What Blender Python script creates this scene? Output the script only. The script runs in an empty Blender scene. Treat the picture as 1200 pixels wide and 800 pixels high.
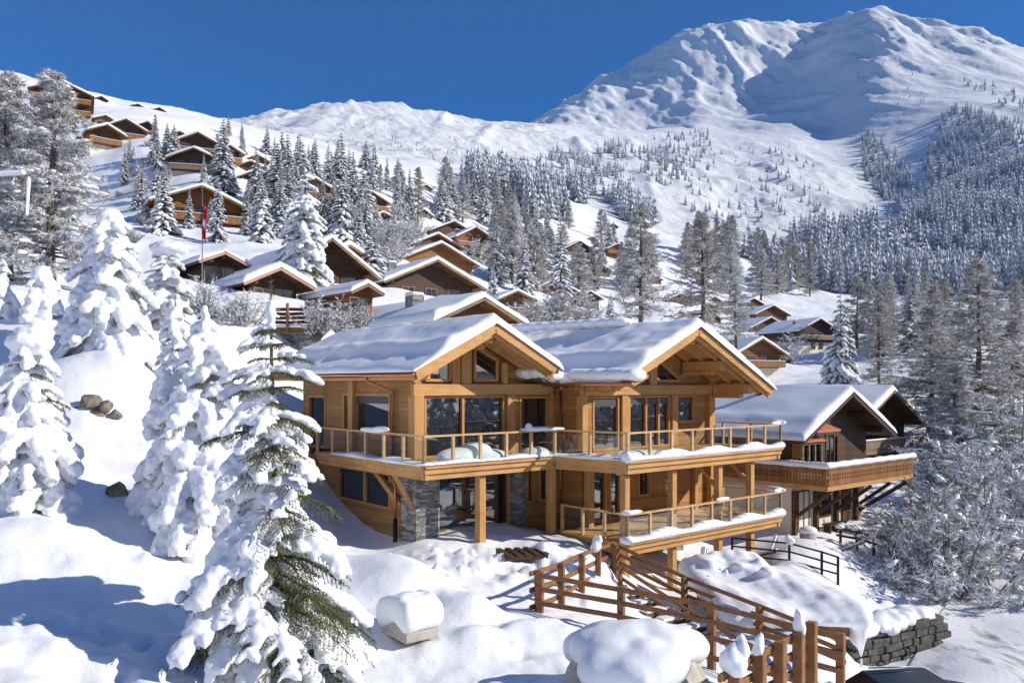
import bpy, bmesh, math, random
import numpy as np
from mathutils import Vector, Matrix

C = bpy.context.scene.collection
F = 960.0          # focal length of the photograph in its own pixels
HORIZ = 450.0      # photo row of the horizon
R = random.Random(7)

def at(px, py, Y):
    """World point at depth Y (camera at the origin looking along +Y)."""
    return Vector(((px - 600.0) / F * Y, Y, (HORIZ - py) / F * Y))

# ------------------------------------------------------------------ noise
def _hash(ix, iy, seed):
    n = (ix.astype(np.int64) * 374761393 + iy.astype(np.int64) * 668265263 + seed * 974634777) & 0xffffffff
    n = ((n ^ (n >> 13)) * 1274126177) & 0xffffffff
    n = (n ^ (n >> 16)) & 0xffffffff
    return n.astype(np.float64) / 4294967295.0

def vnoise(x, y, seed=0):
    ix = np.floor(x); iy = np.floor(y)
    fx = x - ix; fy = y - iy
    ix = ix.astype(np.int64); iy = iy.astype(np.int64)
    sx = fx * fx * fx * (fx * (fx * 6 - 15) + 10); sy = fy * fy * fy * (fy * (fy * 6 - 15) + 10)
    a = _hash(ix, iy, seed); b = _hash(ix + 1, iy, seed)
    c = _hash(ix, iy + 1, seed); d = _hash(ix + 1, iy + 1, seed)
    return (a + (b - a) * sx + (c - a) * sy + (a - b - c + d) * sx * sy) * 2 - 1

def fbm(x, y, octv=4, seed=0, gain=0.5):
    s = np.zeros_like(x, dtype=float); a = 1.0; f = 1.0
    for i in range(octv):
        s += a * vnoise(x * f + 17.3 * i, y * f - 9.1 * i, seed + i); a *= gain; f *= 2.03
    return s

def ridged(x, y, octv=5, seed=0):
    s = np.zeros_like(x, dtype=float); a = 1.0; f = 1.0; w = 1.0
    for i in range(octv):
        n = 1 - np.abs(vnoise(x * f + 5.7 * i, y * f + 3.3 * i, seed + i)); n = n * n * w
        s += a * n; w = np.clip(n * 1.6, 0, 1); a *= 0.5; f *= 2.07
    return s

# ------------------------------------------------------------------ mesh builder
class MB:
    def __init__(s):
        s.v = []; s.f = []; s.m = []; s.sm = []
    def add(s, vs, fs, mi=0, smooth=False):
        o = len(s.v); s.v.extend([tuple(v) for v in vs])
        for f in fs:
            s.f.append([i + o for i in f]); s.m.append(mi); s.sm.append(smooth)
        return s
    def box(s, x0, x1, y0, y1, z0, z1, mi=0):
        if x0 > x1: x0, x1 = x1, x0
        if y0 > y1: y0, y1 = y1, y0
        if z0 > z1: z0, z1 = z1, z0
        vs = [(x0,y0,z0),(x1,y0,z0),(x1,y1,z0),(x0,y1,z0),(x0,y0,z1),(x1,y0,z1),(x1,y1,z1),(x0,y1,z1)]
        return s.add(vs, [(3,2,1,0),(4,5,6,7),(0,1,5,4),(1,2,6,5),(2,3,7,6),(3,0,4,7)], mi)
    def bar(s, a, b, w, h, up=(0,0,1), mi=0):
        """rectangular beam from a to b; h along up, w across"""
        a = Vector(a); b = Vector(b); d = (b - a).normalized(); up = Vector(up)
        x = d.cross(up)
        if x.length < 1e-4: x = d.cross(Vector((1,0,0)))
        x.normalize(); u = x.cross(d).normalized()
        x = x * (w / 2); u = u * (h / 2)
        vs = [a-x-u, a+x-u, a+x+u, a-x+u, b-x-u, b+x-u, b+x+u, b-x+u]
        return s.add(vs, [(0,3,2,1)[::-1],(4,5,6,7)[::-1],(0,1,5,4)[::-1],(1,2,6,5)[::-1],(2,3,7,6)[::-1],(3,0,4,7)[::-1]][:], mi)
    def tube(s, pts, rad, n=6, mi=0, cap=True):
        pts = [Vector(p) for p in pts]
        if not hasattr(rad, '__len__'): rad = [rad] * len(pts)
        vs = []; fs = []
        for i, p in enumerate(pts):
            t = (pts[min(i+1, len(pts)-1)] - pts[max(i-1, 0)]).normalized()
            x = t.cross(Vector((0,0,1)))
            if x.length < 1e-3: x = t.cross(Vector((1,0,0)))
            x.normalize(); y = t.cross(x)
            for k in range(n):
                a = 2 * math.pi * k / n
                vs.append(p + (x * math.cos(a) + y * math.sin(a)) * rad[i])
        for i in range(len(pts)-1):
            for k in range(n):
                k2 = (k+1) % n
                fs.append((i*n+k, i*n+k2, (i+1)*n+k2, (i+1)*n+k))
        if cap:
            fs.append(tuple(range(n-1, -1, -1))); fs.append(tuple((len(pts)-1)*n + k for k in range(n)))
        return s.add(vs, fs, mi, n > 5)
    def ell(s, c, r, nu=8, nv=5, mi=0, rot=None, jit=0.0, rnd=None):
        vs = []; fs = []
        c = Vector(c)
        def P(x, y, z):
            v = Vector((x*r[0], y*r[1], z*r[2]))
            if jit and rnd: v *= 1 + rnd.uniform(-jit, jit)
            if rot is not None: v = rot @ v
            return c + v
        vs.append(P(0,0,-1))
        for j in range(1, nv):
            th = math.pi * j / nv
            for i in range(nu):
                ph = 2*math.pi*i/nu
                vs.append(P(math.sin(th)*math.cos(ph), math.sin(th)*math.sin(ph), -math.cos(th)))
        vs.append(P(0,0,1)); top = len(vs)-1
        for i in range(nu):
            i2 = (i+1) % nu
            fs.append((0, 1+i2, 1+i))
            for j in range(nv-2):
                a = 1+j*nu
                fs.append((a+i, a+i2, a+nu+i2, a+nu+i))
            fs.append((1+(nv-2)*nu+i, 1+(nv-2)*nu+i2, top))
        return s.add(vs, fs, mi, True)
    def prism(s, poly, axis, d0, d1, mi=0):
        """poly: list of (a,b); axis 'x': a=y,b=z; 'y': a=x,b=z; 'z': a=x,b=y; extruded d0..d1"""
        def P(a, b, d):
            return (d,a,b) if axis == 'x' else ((a,d,b) if axis == 'y' else (a,b,d))
        n = len(poly)
        vs = [P(a,b,d0) for a,b in poly] + [P(a,b,d1) for a,b in poly]
        fs = [tuple(range(n)), tuple(range(2*n-1, n-1, -1))]
        for i in range(n):
            j = (i+1) % n; fs.append((i, i+n, j+n, j))
        return s.add(vs, fs, mi)
    def mesh(s, name, mats, fixn=True):
        me = bpy.data.meshes.new(name)
        me.from_pydata(s.v, [], s.f)
        for m in mats: me.materials.append(m)
        me.polygons.foreach_set('material_index', s.m)
        me.polygons.foreach_set('use_smooth', s.sm)
        me.update()
        if fixn and len(s.f) < 4000:
            bm = bmesh.new(); bm.from_mesh(me); bmesh.ops.recalc_face_normals(bm, faces=bm.faces); bm.to_mesh(me); bm.free()
        return me
    def build(s, name, mats, parent=None, loc=None, fixn=True, bevel=0.0):
        if not isinstance(mats, (list, tuple)): mats = [mats]
        o = bpy.data.objects.new(name, s.mesh(name, mats, fixn)); C.objects.link(o)
        if parent: o.parent = parent
        if loc is not None: o.location = loc
        if bevel > 0:
            b = o.modifiers.new('bevel', 'BEVEL'); b.width = bevel; b.segments = 1; b.limit_method = 'ANGLE'
        return o

def np_mesh(name, V, Fq, mats, smooth=True):
    """numpy quads to mesh"""
    me = bpy.data.meshes.new(name)
    nv = len(V); nf = len(Fq); k = Fq.shape[1]
    me.vertices.add(nv); me.vertices.foreach_set('co', np.ascontiguousarray(V, dtype=np.float32).ravel())
    me.loops.add(nf*k); me.loops.foreach_set('vertex_index', np.ascontiguousarray(Fq, dtype=np.int32).ravel())
    me.polygons.add(nf); me.polygons.foreach_set('loop_start', np.arange(0, nf*k, k, dtype=np.int32))
    me.polygons.foreach_set('loop_total', np.full(nf, k, dtype=np.int32))
    me.polygons.foreach_set('use_smooth', np.full(nf, smooth, dtype=bool))
    for m in mats: me.materials.append(m)
    me.update(calc_edges=True); me.validate()
    return me

_CL = {}
def remesh_obj(name, mb, mats, voxel, parent=None, smooth=3, loc=None, rough=0.0, rsize=.2):
    """fuse overlapping lumps into one continuous snow skin"""
    me = mb.mesh(name + '_src', mats, fixn=False)
    o = bpy.data.objects.new(name, me); C.objects.link(o)
    m = o.modifiers.new('r', 'REMESH'); m.mode = 'VOXEL'; m.voxel_size = voxel; m.use_smooth_shade = True
    if smooth:
        k = o.modifiers.new('s', 'SMOOTH'); k.iterations = smooth; k.factor = 0.5
    if rough:
        if rsize not in _CL:
            tx = bpy.data.textures.new('lumps', 'CLOUDS'); tx.noise_scale = rsize; tx.noise_depth = 3; _CL[rsize] = tx
        d_ = o.modifiers.new('d', 'DISPLACE'); d_.texture = _CL[rsize]; d_.strength = rough; d_.mid_level = .5; d_.texture_coords = 'GLOBAL'
    dg = bpy.context.evaluated_depsgraph_get()
    me2 = bpy.data.meshes.new_from_object(o.evaluated_get(dg))
    o.modifiers.clear(); o.data = me2; me2.name = name
    bpy.data.meshes.remove(me)
    if not me2.materials:
        for m_ in mats: me2.materials.append(m_)
    if parent: o.parent = parent
    if loc is not None: o.location = loc
    return o

def tag(o, label, cat, group=None, kind=None):
    if label: o['label'] = label
    if cat: o['category'] = cat
    if group: o['group'] = group
    if kind: o['kind'] = kind
    return o

def thing(name, label, cat, loc=(0,0,0), rz=0.0, group=None):
    o = bpy.data.objects.new(name, None); C.objects.link(o)
    o.empty_display_size = 0.2
    o.location = loc; o.rotation_euler = (0, 0, rz)
    return tag(o, label, cat, group)

def copy_tree(root, loc, rz=0.0, sc=1.0, label=None, group=None, szz=None):
    r = root.copy(); C.objects.link(r)
    r.location = loc; r.rotation_euler = (0, 0, rz); r.scale = (sc, sc, sc if szz is None else szz)
    if label: r['label'] = label
    if group: r['group'] = group
    elif 'group' in r: del r['group']
    for ch in KIDS.get(root.name, []):
        c = ch.copy(); C.objects.link(c); c.parent = r
        for g in KIDS.get(ch.name, []):
            d = g.copy(); C.objects.link(d); d.parent = c
    return r
KIDS = {}
def note_kids(root):
    KIDS[root.name] = list(root.children)
    for c in root.children: KIDS[c.name] = list(c.children)

# ------------------------------------------------------------------ materials
def mat(name):
    m = bpy.data.materials.new(name); m.use_nodes = True
    nt = m.node_tree; nt.nodes.clear()
    out = nt.nodes.new('ShaderNodeOutputMaterial'); b = nt.nodes.new('ShaderNodeBsdfPrincipled')
    nt.links.new(b.outputs[0], out.inputs[0])
    return m, nt, b
def N(nt, t, **kw):
    n = nt.nodes.new(t)
    for k, v in kw.items():
        if k in n.bl_rna.properties.keys(): setattr(n, k, v)
        else: n.inputs[k].default_value = v
    return n
def ramp(nt, fac, stops):
    r = nt.nodes.new('ShaderNodeValToRGB'); nt.links.new(fac, r.inputs[0])
    e = r.color_ramp.elements
    while len(e) < len(stops): e.new(0.5)
    for x, (p, c) in zip(e, stops): x.position = p; x.color = (*c, 1)
    return r.outputs[0]
def coords(nt, scale=(1,1,1), kind='Object'):
    if kind == 'World':
        g = nt.nodes.new('ShaderNodeNewGeometry'); src = g.outputs['Position']
    else:
        t = nt.nodes.new('ShaderNodeTexCoord'); src = t.outputs[kind]
    mp = nt.nodes.new('ShaderNodeMapping'); mp.inputs['Scale'].default_value = scale
    nt.links.new(src, mp.inputs[0]); return mp.outputs[0]
def bump(nt, b, h, strength, dist):
    bp = N(nt, 'ShaderNodeBump'); bp.inputs['Strength'].default_value = strength; bp.inputs['Distance'].default_value = dist
    nt.links.new(h, bp.inputs['Height']); nt.links.new(bp.outputs[0], b.inputs['Normal']); return bp

def snow_mat(name, base=(0.84, 0.86, 0.89), fine=14.0, bs=0.35, dist=0.03, mid=2.2):
    m, nt, b = mat(name)
    b.inputs['Base Color'].default_value = (*base, 1)
    b.inputs['Roughness'].default_value = 0.55; b.inputs['Specular IOR Level'].default_value = 0.25
    n1 = N(nt, 'ShaderNodeTexNoise', Scale=fine, Detail=5.0, Roughness=0.65); n2 = N(nt, 'ShaderNodeTexNoise', Scale=mid, Detail=3.0)
    co = coords(nt); nt.links.new(co, n1.inputs[0]); nt.links.new(co, n2.inputs[0])
    mx = N(nt, 'ShaderNodeMix', data_type='FLOAT'); mx.inputs[0].default_value = 0.55
    nt.links.new(n1.outputs[0], mx.inputs[2]); nt.links.new(n2.outputs[0], mx.inputs[3])
    bump(nt, b, mx.outputs[0], bs, dist)
    return m

def wood_mat(name, c0, c1, grain='x', plank=0.0, rough=0.6, dark_gap=0.35):
    """timber with long grain; plank>0 adds board joints every `plank` metres up the wall"""
    m, nt, b = mat(name)
    sc = {'x': (0.7, 0.7, 14), 'z': (14, 14, 0.7), 'i': (3, 3, 3)}[grain]
    n1 = N(nt, 'ShaderNodeTexNoise', Scale=1.6, Detail=6.0, Roughness=0.62, Distortion=0.6); nt.links.new(coords(nt, sc), n1.inputs[0])
    n2 = N(nt, 'ShaderNodeTexNoise', Scale=0.8, Detail=6.0, Roughness=.65); nt.links.new(coords(nt), n2.inputs[0])
    col = ramp(nt, n1.outputs[0], [(0.25, c0), (0.72, c1)])
    mx = N(nt, 'ShaderNodeMix', data_type='RGBA', blend_type='MULTIPLY'); mx.inputs[0].default_value = 0.7
    nt.links.new(col, mx.inputs[6])
    nt.links.new(ramp(nt, n2.outputs[0], [(0.28, (0.52,0.49,0.46)), (0.5, (0.88,0.86,0.84)), (0.75, (1.0,1.0,1.0))]), mx.inputs[7])
    last = mx.outputs[2]; h = n1.outputs[0]
    if plank > 0:
        sep = N(nt, 'ShaderNodeSeparateXYZ'); nt.links.new(coords(nt), sep.inputs[0])
        if grain == 'x': src = sep.outputs[2]
        else:
            ad = N(nt, 'ShaderNodeMath', operation='ADD'); nt.links.new(sep.outputs[0], ad.inputs[0]); nt.links.new(sep.outputs[1], ad.inputs[1]); src = ad.outputs[0]
        dv = N(nt, 'ShaderNodeMath', operation='DIVIDE'); nt.links.new(src, dv.inputs[0]); dv.inputs[1].default_value = plank
        fr = N(nt, 'ShaderNodeMath', operation='FRACT'); nt.links.new(dv.outputs[0], fr.inputs[0])
        fl = N(nt, 'ShaderNodeMath', operation='FLOOR'); nt.links.new(dv.outputs[0], fl.inputs[0])
        wn = N(nt, 'ShaderNodeTexWhiteNoise', noise_dimensions='1D'); nt.links.new(fl.outputs[0], wn.inputs[1])
        mx2 = N(nt, 'ShaderNodeMix', data_type='RGBA', blend_type='MULTIPLY'); mx2.inputs[0].default_value = 0.8
        nt.links.new(last, mx2.inputs[6]); nt.links.new(ramp(nt, wn.outputs[0], [(0, (0.60,0.57,0.54)), (1, (1.0,1.0,1.0))]), mx2.inputs[7])
        gp = ramp(nt, fr.outputs[0], [(0.0, (0.12,)*3), (0.07, (1,1,1)), (0.95, (1,1,1)), (1.0, (0.12,)*3)])
        mx3 = N(nt, 'ShaderNodeMix', data_type='RGBA', blend_type='MULTIPLY'); mx3.inputs[0].default_value = dark_gap
        nt.links.new(mx2.outputs[2], mx3.inputs[6]); nt.links.new(gp, mx3.inputs[7]); last = mx3.outputs[2]
        ad2 = N(nt, 'ShaderNodeMath', operation='MULTIPLY_ADD'); nt.links.new(n1.outputs[0], ad2.inputs[0]); ad2.inputs[1].default_value = 0.15
        nt.links.new(gp, ad2.inputs[2]); h = ad2.outputs[0]
    nt.links.new(last, b.inputs['Base Color']); b.inputs['Roughness'].default_value = rough
    b.inputs['Specular IOR Level'].default_value = 0.3
    bump(nt, b, h, 0.5, 0.012)
    return m

def noise_mat(name, stops, scale=6.0, rough=0.8, bs=0.4, dist=0.02, detail=5.0, spec=0.3, metal=0.0):
    m, nt, b = mat(name)
    n1 = N(nt, 'ShaderNodeTexNoise', Scale=scale, Detail=detail, Roughness=0.6); nt.links.new(coords(nt), n1.inputs[0])
    nt.links.new(ramp(nt, n1.outputs[0], stops), b.inputs['Base Color'])
    b.inputs['Roughness'].default_value = rough; b.inputs['Specular IOR Level'].default_value = spec; b.inputs['Metallic'].default_value = metal
    if bs: bump(nt, b, n1.outputs[0], bs, dist)
    return m

def stone_mat(name, stops, scale=(1.6, 1.6, 6.0), mortar=(0.12, 0.115, 0.11)):
    """coursed rubble: stretched cells with mortar lines"""
    m, nt, b = mat(name)
    co = coords(nt, scale)
    v = N(nt, 'ShaderNodeTexVoronoi', feature='F1'); v.inputs['Scale'].default_value = 1.6; nt.links.new(co, v.inputs[0])
    d = N(nt, 'ShaderNodeTexVoronoi', feature='DISTANCE_TO_EDGE'); d.inputs['Scale'].default_value = 1.6; nt.links.new(co, d.inputs[0])
    n = N(nt, 'ShaderNodeTexNoise', Scale=9.0, Detail=6.0); nt.links.new(coords(nt), n.inputs[0])
    sep = N(nt, 'ShaderNodeSeparateColor'); nt.links.new(v.outputs['Color'], sep.inputs[0])
    ad = N(nt, 'ShaderNodeMath', operation='MULTIPLY_ADD'); nt.links.new(n.outputs[0], ad.inputs[0]); ad.inputs[1].default_value = 0.5
    hf = N(nt, 'ShaderNodeMath', operation='MULTIPLY'); nt.links.new(sep.outputs[0], hf.inputs[0]); hf.inputs[1].default_value = 0.6
    nt.links.new(hf.outputs[0], ad.inputs[2])
    col = ramp(nt, ad.outputs[0], stops)
    ed = ramp(nt, d.outputs[0], [(0.0, (0,0,0)), (0.07, (1,1,1))])
    mx = N(nt, 'ShaderNodeMix', data_type='RGBA'); nt.links.new(ed, mx.inputs[0]); mx.inputs[6].default_value = (*mortar, 1); nt.links.new(col, mx.inputs[7])
    nt.links.new(mx.outputs[2], b.inputs['Base Color']); b.inputs['Roughness'].default_value = 0.85
    mh = N(nt, 'ShaderNodeMath', operation='MULTIPLY_ADD'); nt.links.new(n.outputs[0], mh.inputs[0]); mh.inputs[1].default_value = 0.4; nt.links.new(ed, mh.inputs[2])
    bump(nt, b, mh.outputs[0], 0.8, 0.04)
    return m

def plain(name, c, rough=0.5, metal=0.0, spec=0.5):
    m, nt, b = mat(name)
    n1 = N(nt, 'ShaderNodeTexNoise', Scale=5.0, Detail=4.0); nt.links.new(coords(nt), n1.inputs[0])
    nt.links.new(ramp(nt, n1.outputs[0], [(0.3, tuple(x*0.82 for x in c)), (0.7, tuple(min(1, x*1.1) for x in c))]), b.inputs['Base Color'])
    b.inputs['Roughness'].default_value = rough; b.inputs['Metallic'].default_value = metal; b.inputs['Specular IOR Level'].default_value = spec
    return m

M = {}
M['snow'] = snow_mat('snow')
M['snow_soft'] = snow_mat('snow_soft', fine=9.0, bs=0.25, dist=0.03)
M['snow_tree'] = snow_mat('snow_on_tree', fine=13.0, bs=0.6, dist=0.05, mid=4.0)
M['frost'] = noise_mat('frost', [(0.3, (0.60,0.63,0.67)), (0.7, (0.82,0.84,0.87))], 2.0, 0.7, 0.0)
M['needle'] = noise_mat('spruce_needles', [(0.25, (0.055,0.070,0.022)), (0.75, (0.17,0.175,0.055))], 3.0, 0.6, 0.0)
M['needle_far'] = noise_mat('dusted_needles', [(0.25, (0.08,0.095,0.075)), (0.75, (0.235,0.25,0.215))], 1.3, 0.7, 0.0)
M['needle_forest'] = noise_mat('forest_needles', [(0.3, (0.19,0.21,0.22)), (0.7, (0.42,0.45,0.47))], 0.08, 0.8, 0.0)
M['twig'] = noise_mat('brown_twigs', [(0.3, (0.16,0.135,0.10)), (0.7, (0.36,0.315,0.24))], 2.0, 0.8, 0.0)
M['larch'] = noise_mat('larch_twigs', [(0.3, (0.22,0.175,0.10)), (0.7, (0.46,0.39,0.245))], 1.0, 0.8, 0.0)
M['bark'] = noise_mat('bark', [(0.3, (0.07,0.055,0.045)), (0.7, (0.19,0.15,0.12))], 7.0, 0.9, 0.8)
M['wood_h'] = wood_mat('larch_boards', (0.37,0.180,0.052), (0.60,0.330,0.115), 'x', 0.19)
M['wood_v'] = wood_mat('larch_posts', (0.40,0.200,0.062), (0.66,0.380,0.145), 'z')
M['beam'] = wood_mat('larch_beams', (0.42,0.212,0.070), (0.70,0.415,0.170), 'x')
M['soffit'] = wood_mat('soffit_boards', (0.38,0.200,0.065), (0.61,0.355,0.135), 'x')
M['rail_wood'] = wood_mat('pale_rail_timber', (0.48,0.30,0.14), (0.72,0.50,0.28), 'i')
M['fence_wood'] = wood_mat('fence_timber', (0.165,0.075,0.030), (0.335,0.165,0.070), 'i')
M['old_wood'] = wood_mat('weathered_boards', (0.045,0.028,0.018), (0.115,0.068,0.042), 'x', 0.22)
M['mid_wood'] = wood_mat('brown_boards', (0.075,0.036,0.018), (0.16,0.082,0.040), 'x', 0.22)
M['warm_wood'] = wood_mat('orange_boards', (0.20,0.085,0.028), (0.36,0.165,0.055), 'x', 0.22)
M['tan_wood'] = wood_mat('tan_boards', (0.21,0.135,0.075), (0.36,0.26,0.17), 'x', 0.22)
M['pink_wood'] = wood_mat('pinkish_fascia', (0.42,0.24,0.17), (0.60,0.40,0.31), 'x')
M['balc_wood'] = wood_mat('balcony_boards', (0.25,0.115,0.038), (0.42,0.21,0.075), 'z', 0.14)
M['plaster'] = noise_mat('cream_plaster', [(0.3, (0.62,0.58,0.50)), (0.7, (0.74,0.70,0.62))], 1.5, 0.9, 0.15, 0.01)
M['stone'] = stone_mat('grey_stone', [(0.2, (0.10,0.10,0.095)), (0.55, (0.24,0.235,0.22)), (0.9, (0.40,0.39,0.37))])
M['rock'] = noise_mat('brown_rock', [(0.3, (0.10,0.085,0.06)), (0.5, (0.21,0.18,0.13)), (0.75, (0.34,0.30,0.23))], 3.0, 0.9, 1.0, 0.06, 8.0)
M['dark_stone'] = noise_mat('dark_wall_stone', [(0.3, (0.045,0.04,0.037)), (0.55, (0.10,0.095,0.088)), (0.8, (0.20,0.19,0.175))], 4.0, 0.9, 0.9, 0.03, 8.0)
M['concrete'] = noise_mat('pale_concrete', [(0.3, (0.33,0.31,0.26)), (0.7, (0.52,0.49,0.42))], 5.0, 0.9, 0.6, 0.02)
M['slate'] = noise_mat('roof_edge', [(0.3, (0.05,0.045,0.04)), (0.7, (0.12,0.11,0.10))], 8.0, 0.7, 0.4)
M['copper'] = plain('copper', (0.52,0.20,0.11), 0.35, 0.9)
M['red_tile'] = noise_mat('terracotta_sheet', [(0.3, (0.38,0.13,0.07)), (0.7, (0.55,0.22,0.13))], 6.0, 0.7, 0.4)
M['black_metal'] = plain('black_metal', (0.02,0.02,0.022), 0.4, 0.6)
M['grey_metal'] = plain('grey_metal', (0.30,0.31,0.33), 0.4, 0.7)
M['shutter'] = plain('roller_shutter', (0.05,0.05,0.055), 0.5, 0.0)
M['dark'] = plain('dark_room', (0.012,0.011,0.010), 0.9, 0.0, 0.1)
M['cloth_red'] = plain('red_cloth', (0.55,0.02,0.035), 0.8)
M['cloth_white'] = plain('white_cloth', (0.8,0.8,0.8), 0.8)

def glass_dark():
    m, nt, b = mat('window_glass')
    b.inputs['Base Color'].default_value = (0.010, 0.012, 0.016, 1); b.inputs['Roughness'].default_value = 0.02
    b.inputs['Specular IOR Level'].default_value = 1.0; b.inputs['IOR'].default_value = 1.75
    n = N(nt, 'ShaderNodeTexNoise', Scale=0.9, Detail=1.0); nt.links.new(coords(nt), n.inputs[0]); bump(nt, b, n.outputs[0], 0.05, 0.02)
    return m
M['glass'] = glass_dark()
def glass_clear():
    m = bpy.data.materials.new('balustrade_glass'); m.use_nodes = True; nt = m.node_tree; nt.nodes.clear()
    out = nt.nodes.new('ShaderNodeOutputMaterial'); t = nt.nodes.new('ShaderNodeBsdfTransparent'); g = nt.nodes.new('ShaderNodeBsdfGlossy')
    t.inputs[0].default_value = (0.93, 0.96, 0.94, 1); g.inputs['Roughness'].default_value = 0.02
    lw = nt.nodes.new('ShaderNodeLayerWeight'); f = nt.nodes.new('ShaderNodeMath'); f.operation = 'POWER'; nt.links.new(lw.outputs['Facing'], f.inputs[0]); f.inputs[1].default_value = 4.0
    f2 = nt.nodes.new('ShaderNodeMath'); f2.operation = 'MULTIPLY_ADD'; nt.links.new(f.outputs[0], f2.inputs[0]); f2.inputs[1].default_value = .5; f2.inputs[2].default_value = .05; f = f2
    mx = nt.nodes.new('ShaderNodeMixShader'); nt.links.new(f.outputs[0], mx.inputs[0]); nt.links.new(t.outputs[0], mx.inputs[1]); nt.links.new(g.outputs[0], mx.inputs[2])
    nt.links.new(mx.outputs[0], out.inputs[0]); return m
M['clear'] = glass_clear()
# ------------------------------------------------------------------ terrain: control points (photo column, photo row, depth in m)
CP = [
 # near slope
 (0,800,12.5),(150,800,13),(325,797,15),(480,800,15.5),(600,800,15.5),(720,800,15.5),(850,810,16.5),(1000,850,19),(1100,850,20),(1250,860,20),
 (-120,800,12),(-150,600,18),(-150,400,35),
 (0,700,15.5),(150,700,17),(250,690,18),(470,725,18.5),(600,722,21),(700,735,21),(560,665,26),(480,648,28),(420,650,29),(640,650,29),(690,650,30),
 (0,625,18),(100,640,18.5),(180,612,20.5),(60,585,20.5),(130,560,23),(60,510,25),(150,490,27),(110,450,29),(0,455,28),(200,430,33),(130,405,31),
 (0,350,36),(60,345,42),(200,392,40),(300,392,45),(345,388,50),
 (780,690,31.5),(879,678,35.5),(842,682,34),(740,690,28.5),(940,626,43),(1000,618,46),(960,640,38),(900,655,35),(1000,642,42),(1050,640,44),(960,740,24),(880,770,22),(800,775,19.5),
 (1000,765,27),(1090,772,27),(1050,806,24),(1150,785,25),(1190,655,42),(1120,720,33),(1210,570,60),(1100,520,70),(1210,485,90),(1060,485,80),(940,455,120),(860,445,140),
 (1300,800,25),(1300,600,50),(1300,480,100),
 # valley and villages
 (900,402,230),(1000,392,230),(1100,402,230),(1200,402,230),(1180,352,430),(1050,352,450),(900,352,400),(830,332,420),(780,342,300),(700,352,250),(620,350,160),
 (700,398,110),(560,360,110),(480,332,115),(400,332,75),(280,338,66),(360,242,170),(215,262,118),(100,232,150),(0,252,90),(0,152,190),(100,142,195),(150,157,185),(235,192,165),
 (110,120,260),(200,129,290),(290,150,320),(290,192,230),(340,172,300),(450,202,330),(500,230,330),(440,242,230),(540,262,300),(620,282,330),(620,240,480),(560,216,520),(700,265,560),(700,290,400),(800,290,500),
 (30,98,240),(-100,90,240),(-200,200,120),(20,108,600),(110,165,600),(200,170,600),
 # second ridge
 (320,134,1050),(380,138,1080),(450,141,1100),(520,150,1150),(580,155,1200),(270,147,1000),(340,165,620),(400,172,720),(500,190,660),(600,205,650),(200,152,950),(110,160,900),
 (320,170,1800),(450,180,1800),(540,172,1700),(110,170,1700),(0,150,1000),(-150,140,1000),
 # bench below the mountain face
 (640,200,900),(750,205,1000),(700,153,1550),(650,153,1550),(800,146,1750),(870,160,1600),(930,165,1560),(720,175,1250),(850,200,1250),(850,250,900),(760,250,750),
 (700,150,2050),(780,141,2120),(860,146,1960),(930,142,1860),
 # mountain crest, running from near right to far left
 (600,164,2200),(620,150,2480),(680,112,2540),(715,93,2500),(770,66,2480),(800,50,2450),(830,43,2430),(870,40,2400),(920,41,2370),(960,37,2340),(1000,25,2240),(1030,20,2180),(1080,36,2080),(1120,48,2000),(1160,56,1950),(1200,66,1900),(1320,110,1750),
 (620,230,3500),(770,190,3500),(900,170,3400),(1030,150,3300),(1200,150,3000),(1320,170,2800),
 # face and spurs
 (720,120,2330),(800,95,2260),(860,92,2220),(930,85,2170),
 (985,70,2000),(1010,110,1760),(1030,150,1560),(1050,195,1340),(1062,240,1130),(1100,90,1730),(1120,130,1480),(1150,150,1340),(1200,130,1430),(1200,200,1050),(1100,250,900),(1000,280,820),(960,200,1330),(975,150,1760),(920,200,1250),(1000,230,1180),
 (880,300,620),(1000,312,620),(1100,312,640),(1200,322,600),(1320,250,800),
]
pts = []
for px, py, Y in CP:
    X = (px-600)/F*Y; Z = (HORIZ-py)/F*Y; r = math.hypot(X, Y)
    pts.append((math.atan2(X, Y), math.log(r), Z/r))
# beside and behind the viewer: the other flank of the valley (only reflections show it)
for a in (70, 95, 120, 150, 180, 210, 240, 265, 290):
    right = a < 185
    for r, z in ((12, -4.6 if right else -3.6), (35, -9.5 if right else 0.5), (110, -14 if right else 18), (300, 8 if right else 70), (800, 150 if right else 190), (2200, 520), (3500, 500)):
        aa = math.radians(a if a <= 180 else a-360)
        pts.append((aa, math.log(r), z/r))
for a in (0, 60, -60, 120, -120, 179):
    pts.append((math.radians(a), math.log(5.0), -0.62 if a >= 0 else -0.58))
# main chalet: ground line by its walls
CH0 = Vector((4.22, 30.0, 0.0)); CHU = Vector((0.767, 0.6416, 0)); CHW = Vector((-0.6416, 0.767, 0))
for p_, q_, z_ in ((-5.8,2.5,-5.75),(0,2.5,-5.9),(3,6,-6.6),(10,6,-7.6),(0,12,-4.0),(5,15,-2.5),(-6,10,-5.2),(-7,14,-2.6),(10,14,-4.5)):
    w = CH0 + CHU*p_ + CHW*q_
    r = math.hypot(w.x, w.y); pts.append((math.atan2(w.x, w.y), math.log(r), z_/r))
pts = np.array(pts)
AS, LS = 2.6, 1.0
def _phi(d2): return np.where(d2 < 1e-12, 0.0, 0.5 * d2 * np.log(np.maximum(d2, 1e-12)))
_q = np.stack([pts[:,0]*AS, pts[:,1]*LS], 1); _n = len(_q)
_A = np.zeros((_n+3, _n+3)); _d2 = ((_q[:,None]-_q[None])**2).sum(-1)
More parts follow.
